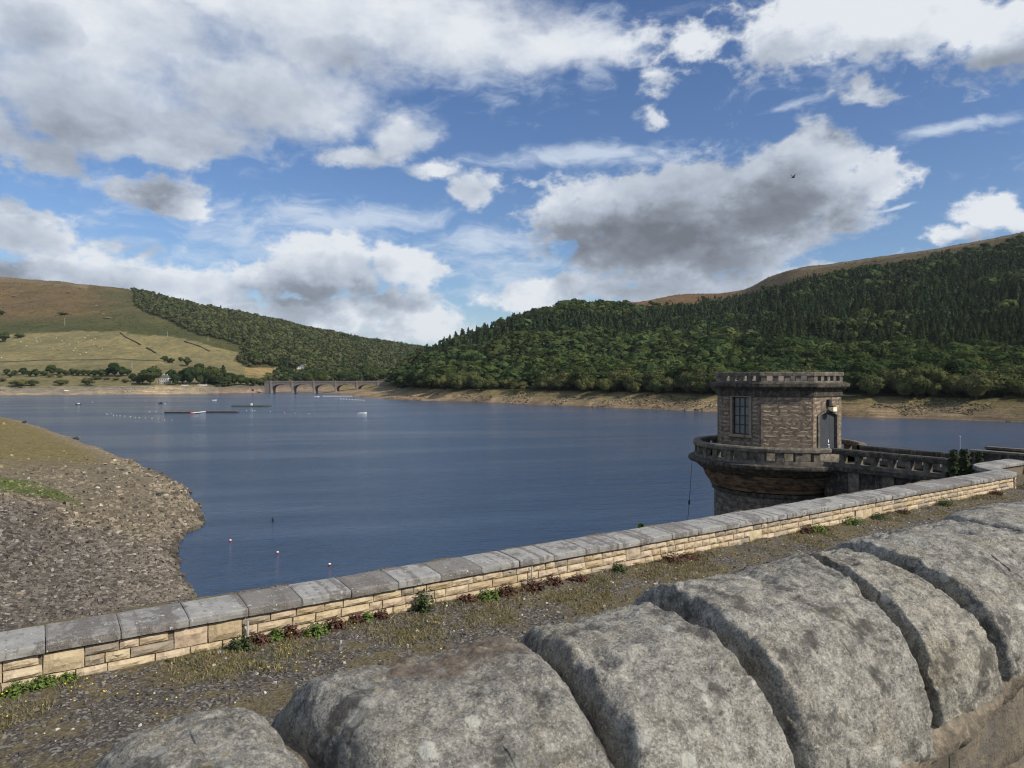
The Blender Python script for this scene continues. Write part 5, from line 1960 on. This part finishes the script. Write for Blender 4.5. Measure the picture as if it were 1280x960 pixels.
# ---------------------------------------------------------------- people, boats, pontoons, buoys
def person(loc, rz, parent=None):
    """seated figure, one skinned body"""
    J = [((0, 0, .10), .13), ((0, -.02, .32), .13), ((0, -.03, .50), .15), ((0, 0, .62), .06), ((0, .02, .76), .105),
         ((-.19, -.02, .52), .06), ((-.24, .10, .30), .05), ((-.14, .30, .26), .04),
         ((.19, -.02, .52), .06), ((.24, .10, .30), .05), ((.14, .30, .26), .04),
         ((-.10, .42, .16), .075), ((-.10, .46, -.22), .055), ((.10, .42, .16), .075), ((.10, .46, -.22), .055)]
    E = [(0, 1), (1, 2), (2, 3), (3, 4), (2, 5), (5, 6), (6, 7), (2, 8), (8, 9), (9, 10), (0, 11), (11, 12), (0, 13), (13, 14)]
    me = bpy.data.meshes.new('person')
    me.from_pydata([q for q, _ in J], E, [])
    o = mesh_obj('person', me, parent, loc, rz)
    o.modifiers.new('skin', 'SKIN')
    for i, (_, r) in enumerate(J):
        me.skin_vertices[0].data[i].radius = (r, r)
    me.skin_vertices[0].data[0].use_root = True
    s_ = o.modifiers.new('sub', 'SUBSURF'); s_.levels = 1; s_.render_levels = 1
    me.materials.append(M['dark_cloth'])
    hd = MB().ball((0, .02, .78), (.11, .125, .14), 8, 6).obj('face', M['skin'], o)
    return o


def boat(px, py, lpx, rz, mat, label, cabin=None, people=()):
    c = on_z(px, py, 0)
    L_ = lpx / F * c.y
    w_ = L_ * .30
    t = empty('boat', (c.x, c.y, 0), rz, label, 'boat', 'small boats on the reservoir')
    st = [(-.5, .80, .34), (-.3, .95, .32), (0, 1, .33), (.25, .8, .37), (.42, .4, .44), (.5, .03, .50)]
    vs, fs = [], []
    hh = max(.55, L_ * .15)
    for u, wd, sh_ in st:
        for y_, z_ in ((-wd, sh_ / .4), (-wd * .72, .05), (0, -.25), (wd * .72, .05), (wd, sh_ / .4), (wd * .86, sh_ / .4 - .04), (wd * .6, .22), (-wd * .6, .22), (-wd * .86, sh_ / .4 - .04)):
            vs.append((u * L_, y_ * w_ / 2, z_ * hh))
    k = 9
    for i in range(len(st) - 1):
        for j in range(k):
            fs.append((i * k + j, i * k + (j + 1) % k, (i + 1) * k + (j + 1) % k, (i + 1) * k + j))
    fs.append(tuple(range(k))[::-1]); fs.append(tuple((len(st) - 1) * k + j for j in range(k)))
    MB().add(vs, fs).obj('hull', mat, t)
    for u in (-.22, .12):
        MB().box((u * L_, 0, hh * .62), (L_ * .07, w_ * .82, hh * .09)).obj('seat', M['deck_timber'], t)
    if cabin:
        MB().prism([(-.18 * L_, hh * .8), (.2 * L_, hh * .8), (.14 * L_, hh * 2.0), (-.14 * L_, hh * 2.1)], -w_ * .32, w_ * .32).obj('cabin', cabin, t)
    else:
        MB().box((-.53 * L_, 0, hh * .95), (L_ * .06, w_ * .2, hh * .7)).obj('motor', M['black_metal'], t)
    return t, c, L_, hh


_, c, L_, hh = boat(452.5, 517, 11.5, R(4), M['white_paint'], 'white rowing boat with two people in mid water')
for u, lab in ((-.34, 'person in dark clothes sitting at the stern of the white rowing boat'), (.24, 'person in dark clothes sitting near the bow of the white rowing boat')):
    o = person((c.x + u * L_, c.y, hh * .62), R(-80 if u > 0 else 80))
    o.scale = (1.5, 1.5, 1.5)
    tag(o, lab, 'person')
boat(98, 506, 7, R(0), M['dark_timber'], 'dark hulled boat with a white cabin near the far left bank', M['white_paint'])
boat(201, 504.5, 6, R(15), M['dark_timber'], 'small dark boat moored left of the white one, off the house', M['dark_cloth'])
boat(205.5, 505, 4, R(-20), M['white_paint'], 'tiny white boat touching the small dark boat')
boat(268, 500.5, 5, R(30), M['white_paint'], 'lone white boat between the house and the bridge')
boat(396, 496, 6, R(5), M['white_paint'], 'white boat lying at the left end of the floating jetty')


def pontoon(px0, px1, py, wd, hgt, mat, deck, label, posts=10, rz=0.):
    a, b = on_z(px0, py, 0), on_z(px1, py, 0)
    t = empty('pontoon', ((a.x + b.x) / 2, (a.y + b.y) / 2, 0), rz, label, 'pontoon')
    L_ = (b - a).length
    MB().box((0, 0, hgt * .3), (L_, wd, hgt * .9)).obj('float', mat, t)
    MB().box((0, 0, hgt * .84), (L_ + .3, wd + .3, hgt * .16)).obj('deck', deck, t)
    for i in range(posts):
        MB().box((-L_ / 2 + L_ * (i + .5) / posts, -wd / 2, hgt * 1.25), (.14, .14, hgt * .7)).obj('post', mat, t)
    return t


pontoon(207, 249, 516.5, 3, 1.15, M['dark_timber'], M['deck_timber'], 'long dark floating pontoon, left of the pair joined by a pale gangway')
pontoon(259, 297, 516, 3, 1.15, M['dark_timber'], M['deck_timber'], 'long dark floating pontoon, right of the pair joined by a pale gangway')
a, b = on_z(240, 517.5, 0), on_z(257, 515.5, 0)
t = empty('gangway', (a + b) / 2, math.atan2((b - a).y, (b - a).x), 'pale gangway slanting between the two dark pontoons', 'gangway')
L_ = (b - a).length
MB().box((0, 0, .55), (L_, 1.6, .3)).obj('deck', M['white_paint'], t)
MB().box((-L_ / 2 - .2, 0, .3), (1.2, 1.2, .5)).obj('float', M['red_plastic'], t)
pontoon(291, 338, 508.5, 5, 1.0, M['net_green'], M['net_green'], 'greenish floating fish cage with netting near the bridge', 16)
MB().box((0, 0, 1.5), (1.0, 1.0, 1.6)).obj('box', M['white_paint'], bpy.data.objects['pontoon.002'])
pontoon(404, 440, 495.4, 2, .5, M['white_paint'], M['white_paint'], 'thin white floating jetty in front of the bridge', 8)


def buoy(px, py, rpx, label, group, top=None, bot=None, name='buoy', cat='buoy'):
    c = on_z(px, py, 0)
    r = rpx / F * c.y
    n_ = 12
    if bot is None:
        o = MB().ball((0, 0, r * .3), r, 10, 7).obj(name, top, None, True, loc=c)
        return tag(o, label, cat, group)
    t = empty(name, c, 0, label, cat, group)
    MB().lathe([(.001, -r * .5), (r * .8, -r * .3), (r, r * .3), (r * .9, r * .75)], n_).obj('base', bot, t, True)
    MB().lathe([(r * .9, r * .752), (r * .7, r * 1.1), (r * .35, r * 1.3), (.001, r * 1.35)], n_).obj('cap', top, t, True)
    return t


gB = 'red and white mooring buoys'
buoy(288, 676.5, 1.7, 'red and white buoy farthest left of three in open water', gB, M['white_paint'], M['red_plastic'])
buoy(347, 691.5, 1.8, 'red and white buoy in the middle of three', gB, M['white_paint'], M['red_plastic'])
buoy(412, 706.5, 2.0, 'red and white buoy nearest the parapet', gB, M['white_paint'], M['red_plastic'])
buoy(241, 662.5, 1.7, 'red buoy lying against the stony shore', gB, M['red_plastic'], M['red_plastic'])
t = empty('marker_float', on_z(341, 651.5, 0), 0, 'small dark upright float in open water', 'float')
MB().lathe([(.001, -.2), (.13, -.1), (.16, .3), (.08, .45), (.05, .62), (.001, .65)], 10).obj('body', M['black_metal'], t, True)
MB().lathe([(.11, .38), (.14, .42), (.11, .46)], 10).obj('collar', M['dark_timber'], t)
FL = [(133, 517.2), (135, 518), (139, 516.6), (142, 519), (146, 519), (150, 519.7), (156, 520.2), (163, 520.8), (169, 521.7), (174, 522), (181.5, 522.6), (190, 523), (198, 523.8), (206, 524.5), (215, 525), (115.5, 503), (195, 514.5), (187, 514.8), (308, 513), (315.5, 513), (318.5, 513.5), (338, 514.5), (356, 515.5), (369, 515.8), (386, 517)]
for px, py in FL:
    buoy(px, py, .38, 'tiny white float of the lines bobbing on the far water', 'white floats in lines', M['white_paint'], None, 'float', 'float')
for k in range(9):
    buoy(426 + k * 3.6, 498.6 + .25 * k, .6, 'white float of the close string beside the far bank', 'white floats in a close string', M['white_paint'], None, 'float', 'float')
c = on_z(1200, 566, 0)
t = empty('marker_post', c, 0, 'thin pale post standing in the water beyond the footbridge', 'post')
MB().tube([(0, 0, -1), (0, 0, 21 / F * c.y)], [.10, .07], 6).obj('post', M['grey_metal'], t)
MB().box((0, 0, 20.5 / F * c.y), (.3, .3, .25)).obj('cap', M['grey_metal'], t)
for px, py, lab in ((83, 489, 'white boat pulled up on the grey bank'), ):
    g0 = ground_at(px, py)
    t = empty('boat', g0, R(20), lab, 'boat', 'small boats on the reservoir')
    MB().prism([(-2.2, .3), (-1.6, -.1), (1.8, -.1), (2.8, .9), (-2.2, .8)], -.9, .9).obj('hull', M['white_paint'], t)
    MB().box((-.5, 0, .95), (1.2, 1.3, .5)).obj('cover', M['render_white'], t)
g0 = ground_at(316, 489)
t = empty('hut', g0, 0, 'tiny dark hut at the water edge left of the bridge', 'hut')
MB().box((0, 0, 1.0), (2.2, 2, 2.4)).obj('wall', M['dark_timber'], t)
MB().prism([(-1.3, 2.2), (1.3, 2.2), (0, 2.9)], -1.2, 1.2).obj('roof', M['slate'], t)
# bird
bc = W(992, 222, 60)
bd = empty('bird', bc, 0, 'dark bird flying against the big grey cloud', 'bird')
m = MB().tube([(-.22, 0, -.01), (-.12, 0, 0), (0, 0, .02), (.09, 0, .04), (.15, 0, .05)], [.012, .04, .06, .045, .012], 8)
m.obj('body', M['black_metal'], bd, True)
for sg in (-1, 1):
    m = MB()
    pr = [(.04, 0), (-.02, .5), (-.10, .9), (-.16, 1)]
    vs = []
    for y_, ch in ((0, .13), (.12, .13), (.26, .09), (.38, .02)):
        vs += [(.05 - y_ * .35, sg * y_, .05 + y_ * .55), (.05 - y_ * .35 - ch, sg * y_, .05 + y_ * .55), (.03 - y_ * .35 - ch * .5, sg * y_, .065 + y_ * .55)]
    fs = []
    for i in range(3):
        for a, b in ((0, 1), (1, 2), (2, 0)):
            fs.append((i * 3 + a, i * 3 + b, i * 3 + 3 + b, i * 3 + 3 + a))
    m.add(vs, fs).obj('wing', M['black_metal'], bd)
bd.rotation_euler = (R(15), 0, R(10))


# ---------------------------------------------------------------- trees
def norm(a):
    return a / (np.linalg.norm(a, axis=1)[:, None] + 1e-9)


def broad(n, r, wide=.42, low=.10, leaf=.05, clumps=16, core=True):
    """crown of a broad-leaved tree of height 1: clumps of leaves around an uneven dome"""
    hc = (1 + low) / 2
    v = norm(r.normal(0, 1, (clumps, 3))); v[:, 2] = np.abs(v[:, 2]) * 1.15 - .38
    rad = .52 + .38 * r.random(clumps)
    rad = np.where(r.random(clumps) < .3, rad * 1.25, rad)
    cc = v * rad[:, None] * np.array((wide, wide, (1 - low) / 2)) * .95
    cc[:, 2] += hc
    cr = wide * (.30 + .24 * r.random(clumps))
    k = r.integers(0, clumps, n)
    u = norm(r.normal(0, 1, (n, 3))); u[:, 2] = u[:, 2] * .8 + .18
    ctr = cc[k] + u * cr[k][:, None] * (.72 + .36 * r.random(n))[:, None] * np.array((1, 1, .85))
    ctr[:, 2] = np.maximum(ctr[:, 2], .03)
    nr = norm(u * .9 + norm(ctr - np.array((0, 0, hc * .8))) * .5 + r.normal(0, .38, (n, 3)))
    V, Fq = leaf_quads(ctr, nr, leaf * (.6 + .8 * r.random(n)), r, 1.15)
    if core:
        m = MB()
        if n > 400:
            for c, q in zip(cc, cr):
                m.ball(tuple(c), float(q) * .52, 5, 4)
        m.ball((0, 0, hc), (wide * .62, wide * .62, (1 - low) * .40), 7, 5)
        cv = np.array(m.v); cf = [f if len(f) == 4 else (*f, f[2]) for f in m.f]
        return V, Fq, cv, m.f
    return V, Fq, None, None


def conif(n, r, wide=.17, low=.06, leaf=.055):
    h = r.random(n) ** 1.25
    zz_ = low + (1 - low) * h
    tier = (np.sin(zz_ * 46) * .5 + .5) * .35 + .72
    rr_ = (wide * (1 - h) ** .85 + .012) * (.55 + .5 * r.random(n)) * tier
    th = r.random(n) * 6.283
    ctr = np.stack([rr_ * np.cos(th), rr_ * np.sin(th), zz_ - .12 * rr_], 1)
    nr = norm(np.stack([np.cos(th) * .75, np.sin(th) * .75, .62 + 0 * th], 1) + r.normal(0, .32, (n, 3)))
    V, Fq = leaf_quads(ctr, nr, leaf * (.55 + .7 * r.random(n)) * (1.15 - .75 * h), r, 1.5)
    m = MB().lathe([(wide * .62, low + .02), (wide * .40, .45), (.006, .97)], 7)
    return V, Fq, np.array(m.v), m.f


def crown_mesh(name, data, mat):
    V, Fq, cv, cf = data
    me = bpy.data.meshes.new(name)
    vs = V.tolist() + (cv.tolist() if cv is not None else [])
    fs = Fq.tolist() + ([tuple(i + len(V) for i in f) for f in cf] if cv is not None else [])
    me.from_pydata(vs, [], fs)
    me.update()
    me.materials.append(mat)
    return me


def trunk_mesh(kind, r):
    m = MB()
    if kind == 'c':
        m.tube([(0, 0, -.04), (0, 0, .5), (0, 0, .93)], [.018, .012, .003], 6, False)
    else:
        m.tube([(0, 0, -.04), (.006, 0, .2), (-.006, .006, .42), (0, 0, .7)], [.030, .024, .017, .006], 6, False)
        for k in range(4):
            a = k * 1.57 + r.random()
            m.tube([(0, 0, .2 + .06 * k), (math.cos(a) * .13, math.sin(a) * .13, .36 + .07 * k), (math.cos(a) * .25, math.sin(a) * .25, .50 + .07 * k)], [.013, .009, .004], 5, False)
    return m.mesh('trunk', M['bark'])


rt = np.random.default_rng(5)
BUSHM = [crown_mesh('crown', broad(2300, rt, .50 + .12 * rt.random(), .0, .030, 18), M['leaf_bush']) for _ in range(7)]
BROADM = [crown_mesh('crown', broad(2300, rt, .36 + .10 * rt.random(), .02, .028, 20), M['leaf_broad']) for _ in range(8)]
CONM = [crown_mesh('crown', conif(1100, rt, .22 + .07 * rt.random(), .03, .038), M['leaf_conifer']) for _ in range(6)]
TRB = [trunk_mesh('b', random) for _ in range(3)]
TRC = [trunk_mesh('c', random)]


def tree(kind, loc, h_, label, group, wide=1.0, name=None, mat=None):
    nm = name or {'u': 'shore_bush', 'b': 'broadleaf_tree', 'c': 'conifer'}[kind]
    me = {'u': BUSHM, 'b': BROADM, 'c': CONM}[kind]
    t = empty(nm, loc, random.random() * 6.283, label, {'u': 'bush', 'b': 'tree', 'c': 'tree'}[kind], group)
    t.scale = (h_ * wide, h_ * wide, h_)
    mesh_obj('crown', random.choice(me), t)
    mesh_obj('trunk', random.choice(TRC if kind == 'c' else TRB), t)
    return t


# left bank, hedges and field trees, each on its own spot
LT = [(25, 483, 9, 2.0, 'u'), (41, 482.5, 8, 1.4, 'u'), (76, 481.5, 8, 1.6, 'u'), (109, 482, 11, 1.35, 'u'), (120, 475, 6, 1.2, 'u'), (156, 479, 6, 1.2, 'u'), (3, 477, 6, 1.3, 'u'),
      (8, 469, 9, 1.1, 'b'), (18, 470, 8, 1.2, 'b'), (13, 472, 6, 1.3, 'b'), (29, 469, 10, 1.2, 'b'), (45, 471, 11, 1.2, 'b'), (37, 471, 8, 1.2, 'b'), (56, 470, 8, 1.3, 'b'), (65, 468.5, 13, 1.3, 'b'), (74, 469, 9, 1.2, 'b'), (82, 470, 9, 1.2, 'b'), (90, 469, 9, 1.2, 'b'),
      (97, 470, 9, 1.2, 'b'), (104, 470, 9, 1.2, 'b'), (111, 470, 8, 1.2, 'b'), (118, 471, 9, 1.2, 'b'), (126, 471, 11, 1.3, 'b'), (134, 470, 10, 1.2, 'b'), (143, 471, 20, 1.0, 'b'), (152, 471, 15, 1.0, 'b'), (160, 470, 10, 1.1, 'b'),
      (62, 472, 5, 1.5, 'u'), (75, 472, 4, 1.6, 'u'), (125, 474.5, 4, 1.6, 'u'), (134, 475, 4, 1.8, 'u'), (145, 475.5, 4, 1.8, 'u'), (166, 477, 11, 1.1, 'b'), (173, 479.5, 10, 1.2, 'u'), (178, 480, 16, 1.0, 'b'), (188, 481.5, 25, 1.15, 'b'), (196, 472, 12, 1.2, 'b'),
      (219, 482, 15, 1.0, 'b'), (214, 474, 14, 1.1, 'b'), (228, 480, 20, 1.0, 'b'), (237, 481, 24, 1.0, 'b'), (249, 481, 30, .95, 'b'), (258, 481, 22, .9, 'b'), (268, 481, 24, .95, 'b'), (262, 479, 22, 1.6, 'c'), (279, 481, 25, 1.5, 'c'), (275, 482, 14, 1.1, 'b'),
      (286, 481, 16, 1.1, 'b'), (293, 481, 15, 1.1, 'b'), (301, 482, 14, 1.2, 'b'), (309, 482, 12, 1.2, 'b'), (317, 483, 12, 1.1, 'b'), (325, 482, 10, 1.2, 'u'), (330, 483, 12, 1.1, 'b'),
      (206, 452, 8, 1.2, 'b'), (215, 454, 7, 1.2, 'b'), (226, 453, 8, 1.0, 'b'), (234, 458, 13, .95, 'b'), (211, 453.5, 5, 1.4, 'u'), (5, 428, 14, 1.0, 'b'), (-3, 427, 11, 1.0, 'b'), (24, 422.5, 7, 1.4, 'u'), (2, 394.5, 7, 1.2, 'b'), (78, 394, 4, 2.6, 'u')]
SPECIAL = {(188, 481.5): 'big round tree directly left of the white house', (143, 471): 'tallest tree of the hedge left of the house', (249, 481): 'tallest broadleaf tree on the left bank right of the house', (234, 458): 'lone dark tree with a shadow in the pale field', (5, 428): 'dark tree at the left edge of the field top',
           (24, 422.5): 'single round bush on the upper edge of the field', (25, 483): 'wide low bush at the left end of the bank', (109, 482): 'round bush standing alone on the bank crest, rightmost of three', (76, 481.5): 'low round bush alone on the bank crest', (279, 481): 'pointed conifer on the left bank', (262, 479): 'pointed conifer behind the tallest bank tree',
           (78, 394): 'flat wide bush on the brown moor', (2, 394.5): 'small dark tree on the moor edge', (219, 482): 'tree directly right of the white house'}
NTH = ['first', 'second', 'third', 'fourth', 'fifth', 'sixth', 'seventh', 'eighth', 'ninth', 'tenth', 'eleventh', 'twelfth', 'thirteenth', 'fourteenth', 'fifteenth', 'sixteenth', 'seventeenth', 'eighteenth', 'nineteenth', 'twentieth']
NTH += ['twenty ' + q for q in NTH[:9]] + ['thirtieth'] + ['thirty ' + q for q in NTH[:9]] + ['fortieth'] + ['forty ' + q for q in NTH[:9]] + ['fiftieth']
rest_b = sorted([q for q in LT if (q[0], q[1]) not in SPECIAL and q[1] > 465], key=lambda q: q[0])
rest_f = sorted([q for q in LT if (q[0], q[1]) not in SPECIAL and q[1] <= 465], key=lambda q: q[0])
for n_, q in enumerate(rest_b): SPECIAL[(q[0], q[1])] = ('small dark bush' if q[4] == 'u' else 'small dark hedge tree') + ' on the far left bank, %s from the left edge' % NTH[n_]
for n_, q in enumerate(rest_f): SPECIAL[(q[0], q[1])] = 'small dark tree in the pale field, %s of the loose row from the left' % NTH[n_]
for px, py, hp, wd, kd in LT:
    g0 = ground_at(px, py)
    lab = SPECIAL.get((px, py))
    if not lab:
        lab = 'small dark hedge tree or bush on the far left bank' if py > 465 else 'small dark tree in the pale field'
    tree(kd, g0 - Vector((0, 0, .2)), hp / F * g0.y, lab, 'trees and bushes of the left bank' if py > 465 else 'trees in the pale field', wd)


def forest_points(step_, x0, x1, y0, y1):
    gx_ = np.arange(x0, x1, step_); gy_ = np.arange(y0, y1, step_)
    A, B = np.meshgrid(gx_, gy_, indexing='ij')
    A = A.ravel() + (rt.random(A.size) - .5) * step_ * .9; B = B.ravel() + (rt.random(B.size) - .5) * step_ * .9
    px = 640 + A / B * F
    z_ = terrain_z(px, B)
    py = proj(px, B, z_)
    right = hill_r(px, B) >= hill_l(px, B) - .3
    return A, B, px, z_, py, right


def hidden_mask(A, B, z_, h_):
    """True where the tree top stays behind nearer ground"""
    px = 640 + A / B * F
    vis = np.zeros(len(A), bool)
    top = (z_ + h_ - H) / B
    mx = np.full(len(A), -9.)
    for t in np.linspace(.25, .97, 28):
        yy = B * t
        zz_ = terrain_z(px, yy)
        mx = np.maximum(mx, (zz_ + 5 * (zz_ > 11) - H) / yy)
    return top < mx


# ---- right side
A, B, px, z_, py, right = forest_points(8.8, -140, 1150, 200, 1500)
ysr = interp(px, SH_R)
lim = interp(px, MOOR_R)
jl = vnoise(A, B, 30, 61) * 3 + vnoise(A, B, 11, 62) * 2
ok = right & (px > 470) & (px < 1440) & (B > ysr + 24) & (B < interp(px, RID_Y) + 25) & (z_ > 8.5) & (py > lim + jl) & ~hidden_mask(A, B, z_, 12)
A, B, px, z_, py = [q[ok] for q in (A, B, px, z_, py)]
ysr = interp(px, SH_R)
off = B - ysr
pn = vnoise(A, B, 70, 63) + .5 * vnoise(A, B, 25, 64)
row_con = interp(px, [(480, 452), (560, 455), (640, 436), (760, 426), (850, 430), (960, 440), (1100, 448), (1280, 452)])
row_top = interp(px, [(480, 300), (610, 300), (640, 404), (680, 409), (730, 406), (800, 402), (860, 384), (1000, 352), (1280, 322)])
con = (py < row_con + 8 * pn) & (py > row_top + 8 * pn - 4) & (pn > -.75)
con |= (rt.random(len(A)) < .12) & (off > 90)
glade = vnoise(A, B, 38, 66) + .5 * vnoise(A, B, 16, 67)
con &= ~((glade > .52) & (rt.random(len(A)) < .7))
kind = np.where(off < 48 + 8 * pn, 'u', np.where(con, 'c', 'b'))
# a scatter of trees along the edge of the moor
keep = ~((kind == 'u') & (rt.random(len(A)) < .35))
A, B, px, z_, py, off, pn, kind = [q[keep] for q in (A, B, px, z_, py, off, pn, kind)]
rnd_ = rt.random(len(A))
hgt = np.where(kind == 'u', 7.5 + 6.5 * rnd_, np.where(kind == 'c', 13 + 8 * rnd_, 11 + 10 * rnd_ ** 1.3))
hgt = hgt * (1 + .22 * vnoise(A, B, 45, 68))
hgt = np.where((kind == 'u') & (off > 34), hgt * 1.25, hgt)
thin = np.clip((py - interp(px, MOOR_R)) / 14, .4, 1)
hgt = hgt * thin
showing = hgt / B
order = np.argsort(-showing)
lim_n = {'u': 300, 'b': 190, 'c': 300}
cnt_ = {'u': 0, 'b': 0, 'c': 0}
single = np.zeros(len(A), bool)
inframe = (px > 465) & (px < 1300)
for i in order:
    k = kind[i]
    if inframe[i] and cnt_[k] < lim_n[k]:
        single[i] = True; cnt_[k] += 1
LAB = {'u': ('pale green rounded bush or low tree fringing the right bank', 'bushes fringing the right bank'),
       'b': ('broadleaf tree in the lower wood on the right hillside', 'broadleaf trees of the right hillside'),
       'c': ('pointed dark conifer in the plantation on the right hillside', 'conifers of the right hillside')}
ORD = ['first', 'second', 'third', 'fourth', 'fifth', 'sixth', 'seventh', 'eighth', 'ninth', 'tenth', 'eleventh', 'twelfth']
front = [i for i in np.where(single)[0] if kind[i] == 'u' and off[i] < 33]
own = {}
for n_, i in enumerate(sorted([i for i in front if px[i] < 893], key=lambda i: -px[i])[:12]):
    own[i] = 'front row bush on the right bank, %s to the left of the tower' % ORD[n_]
for n_, i in enumerate(sorted([i for i in front if px[i] > 1050], key=lambda i: px[i])[:12]):
    own[i] = 'front row bush on the right bank, %s to the right of the tower' % ORD[n_]
for n_, i in enumerate(sorted([i for i in front if i not in own], key=lambda i: px[i])[:12]):
    own[i] = 'front row bush on the right bank, %s from the bridge end' % ORD[n_]
for i in np.where(single)[0]:
    k = kind[i]
    if i in own: LAB_ = own[i]
    else: LAB_ = LAB[k][0]
    tree(k, Vector((A[i], B[i], z_[i] - .4)), float(hgt[i]), LAB_, LAB[k][1], .9 + .3 * random.random() + (.25 if k == 'b' else 0))


def mass(name, A, B, z_, h_, kind, wide, nb, nc_, tints):
    """trees too many and too far to pick out: one mesh"""
    protoB = [broad(nb, rt, .42, .02, .105, 11, True) for _ in range(8)]
    protoC = [conif(nc_, rt, .25, .03, .10) for _ in range(6)]
    Vs, Fs, Cs, off_ = [], [], [], 0
    for i in range(len(A)):
        if kind[i] == 'c': pr = protoC[i % 6]
        else: pr = protoB[i % 8]
        V, Fq, cv, cf = pr
        a = rt.random() * 6.283
        ca, sa = math.cos(a), math.sin(a)
        al = np.concatenate([V, cv])
        w_ = wide[i] * h_[i]
        x = (al[:, 0] * ca - al[:, 1] * sa) * w_ + A[i]; y = (al[:, 0] * sa + al[:, 1] * ca) * w_ + B[i]
        Vs.append(np.stack([x, y, al[:, 2] * h_[i] + z_[i] - .4], 1))
        q = np.array([f if len(f) == 4 else (*f, f[2]) for f in cf])
        # triangles of the core are written as quads with their own fourth corner
        Fs.append(np.concatenate([Fq, q + len(V)]) + off_)
        Cs.append(np.tile(tints[i], (len(al), 1)))
        off_ += len(al)
    return Vs, Fs, Cs


def build_mass(name, A, B, z_, h_, kind, wide, nb, nc_, tints):
    Vs, Fs, Cs = mass(name, A, B, z_, h_, kind, wide, nb, nc_, tints)
    V, Fq, Cc = np.concatenate(Vs), np.concatenate(Fs), np.concatenate(Cs)
    tri = Fq[:, 2] == Fq[:, 3]
    me = bpy.data.meshes.new(name)
    nq, nt_ = (~tri).sum(), tri.sum()
    me.vertices.add(len(V)); me.vertices.foreach_set('co', V.astype(np.float32).ravel())
    idx = np.concatenate([Fq[~tri].ravel(), Fq[tri][:, :3].ravel()]).astype(np.int32)
    me.loops.add(len(idx)); me.loops.foreach_set('vertex_index', idx)
    me.polygons.add(int(nq + nt_))
    st = np.concatenate([np.arange(nq) * 4, nq * 4 + np.arange(nt_) * 3]).astype(np.int32)
    tot = np.concatenate([np.full(nq, 4), np.full(nt_, 3)]).astype(np.int32)
    me.polygons.foreach_set('loop_start', st); me.polygons.foreach_set('loop_total', tot)
    a = me.color_attributes.new('Col', 'FLOAT_COLOR', 'POINT')
    c4 = np.ones((len(V), 4), np.float32); c4[:, :3] = Cc
    a.data.foreach_set('color', c4.ravel())
    me.update(calc_edges=True)
    me.materials.append(M['leaf_mass'])
    return tag(mesh_obj(name, me), kind='stuff')


def tint(kind, n, base):
    t = np.empty((n, 3))
    for i in range(n):
        c = np.array(base[kind[i]])
        t[i] = c * (.62 + .8 * rt.random()) * np.array((1 + .25 * (rt.random() - .5), 1, 1 + .2 * (rt.random() - .5)))
    return t


mk = ~single
kk = kind[mk]
build_mass('far_wood', A[mk], B[mk], z_[mk], hgt[mk], kk, np.where(kk == 'c', 1.15, 1.3) * (.85 + .3 * rt.random(mk.sum())), 88, 62,
           tint(kk, mk.sum(), {'u': (.094, .114, .052), 'b': (.056, .078, .034), 'c': (.040, .059, .034)}))
n_right = len(A)

# ---- left side
A, B, px, z_, py, right = forest_points(9.8, -1250, -40, 860, 2450)
wl = np.interp(py, [a for a, _ in WOOD_L], [b for _, b in WOOD_L])
ysl = interp(px, SH_L)
jl = vnoise(A, B, 30, 65) * 2
gap_ = (px > 306) & (px < 367) & (py > 458.5) & (py < 470)
houses_ = ((np.abs(px - 377) < 9) & (py > 461) & (py < 470)) | ((np.abs(px - 450) < 6) & (py > 466) & (py < 473))
ok = ~right & (px > wl + jl) & (px < 590) & (B > ysl + 26) & (z_ > 9) & (B < interp(px, RIDL_Y) + 30) & ~gap_ & ~houses_ & ~hidden_mask(A, B, z_, 12)
A, B, px, z_, py = [q[ok] for q in (A, B, px, z_, py)]
rnd_ = rt.random(len(A))
kk = np.where(rt.random(len(A)) < .10 + .15 * (px > 430), 'c', 'b')
hgt = np.where(kk == 'c', 14 + 6 * rnd_, 11 + 7 * rnd_)
hgt = hgt * np.clip((px - wl[ok]) / 14, .6, 1)
tn = tint(kk, len(A), {'b': (.074, .086, .044), 'c': (.046, .060, .038)})
order = np.argsort(-(hgt / B))
single = np.zeros(len(A), bool)
single[order[:60]] = True
for i in np.where(single)[0]:
    tree('b', Vector((A[i], B[i], z_[i] - .4)), float(hgt[i]), 'broadleaf tree behind the road bridge at the foot of the far wood', 'trees behind the road bridge', 1.2)
mk = ~single
build_mass('far_wood', A[mk], B[mk], z_[mk], hgt[mk], kk[mk], 1.3 * (.85 + .3 * rt.random(mk.sum())), 56, 44, tn[mk])
print('TREES', n_right, cnt_, len(A), 'tower stones', cnt, 'parapet stones', nst)

# ---------------------------------------------------------------- a little air between here and the hills
hm = bpy.data.materials.new('haze')
hm.use_nodes = True
hm.node_tree.nodes.clear()
g = Gr(hm.node_tree)
pv = g.n('ShaderNodeVolumePrincipled', {'Color': (.80, .88, 1, 1), 'Density': .00003, 'Anisotropy': .2})
g.n('ShaderNodeOutputMaterial', {1: pv.outputs[0]})
MB().box((0, 1150, 157), (43000, 11700, 368)).obj('haze', hm)
tag(bpy.data.objects['haze'], kind='stuff')
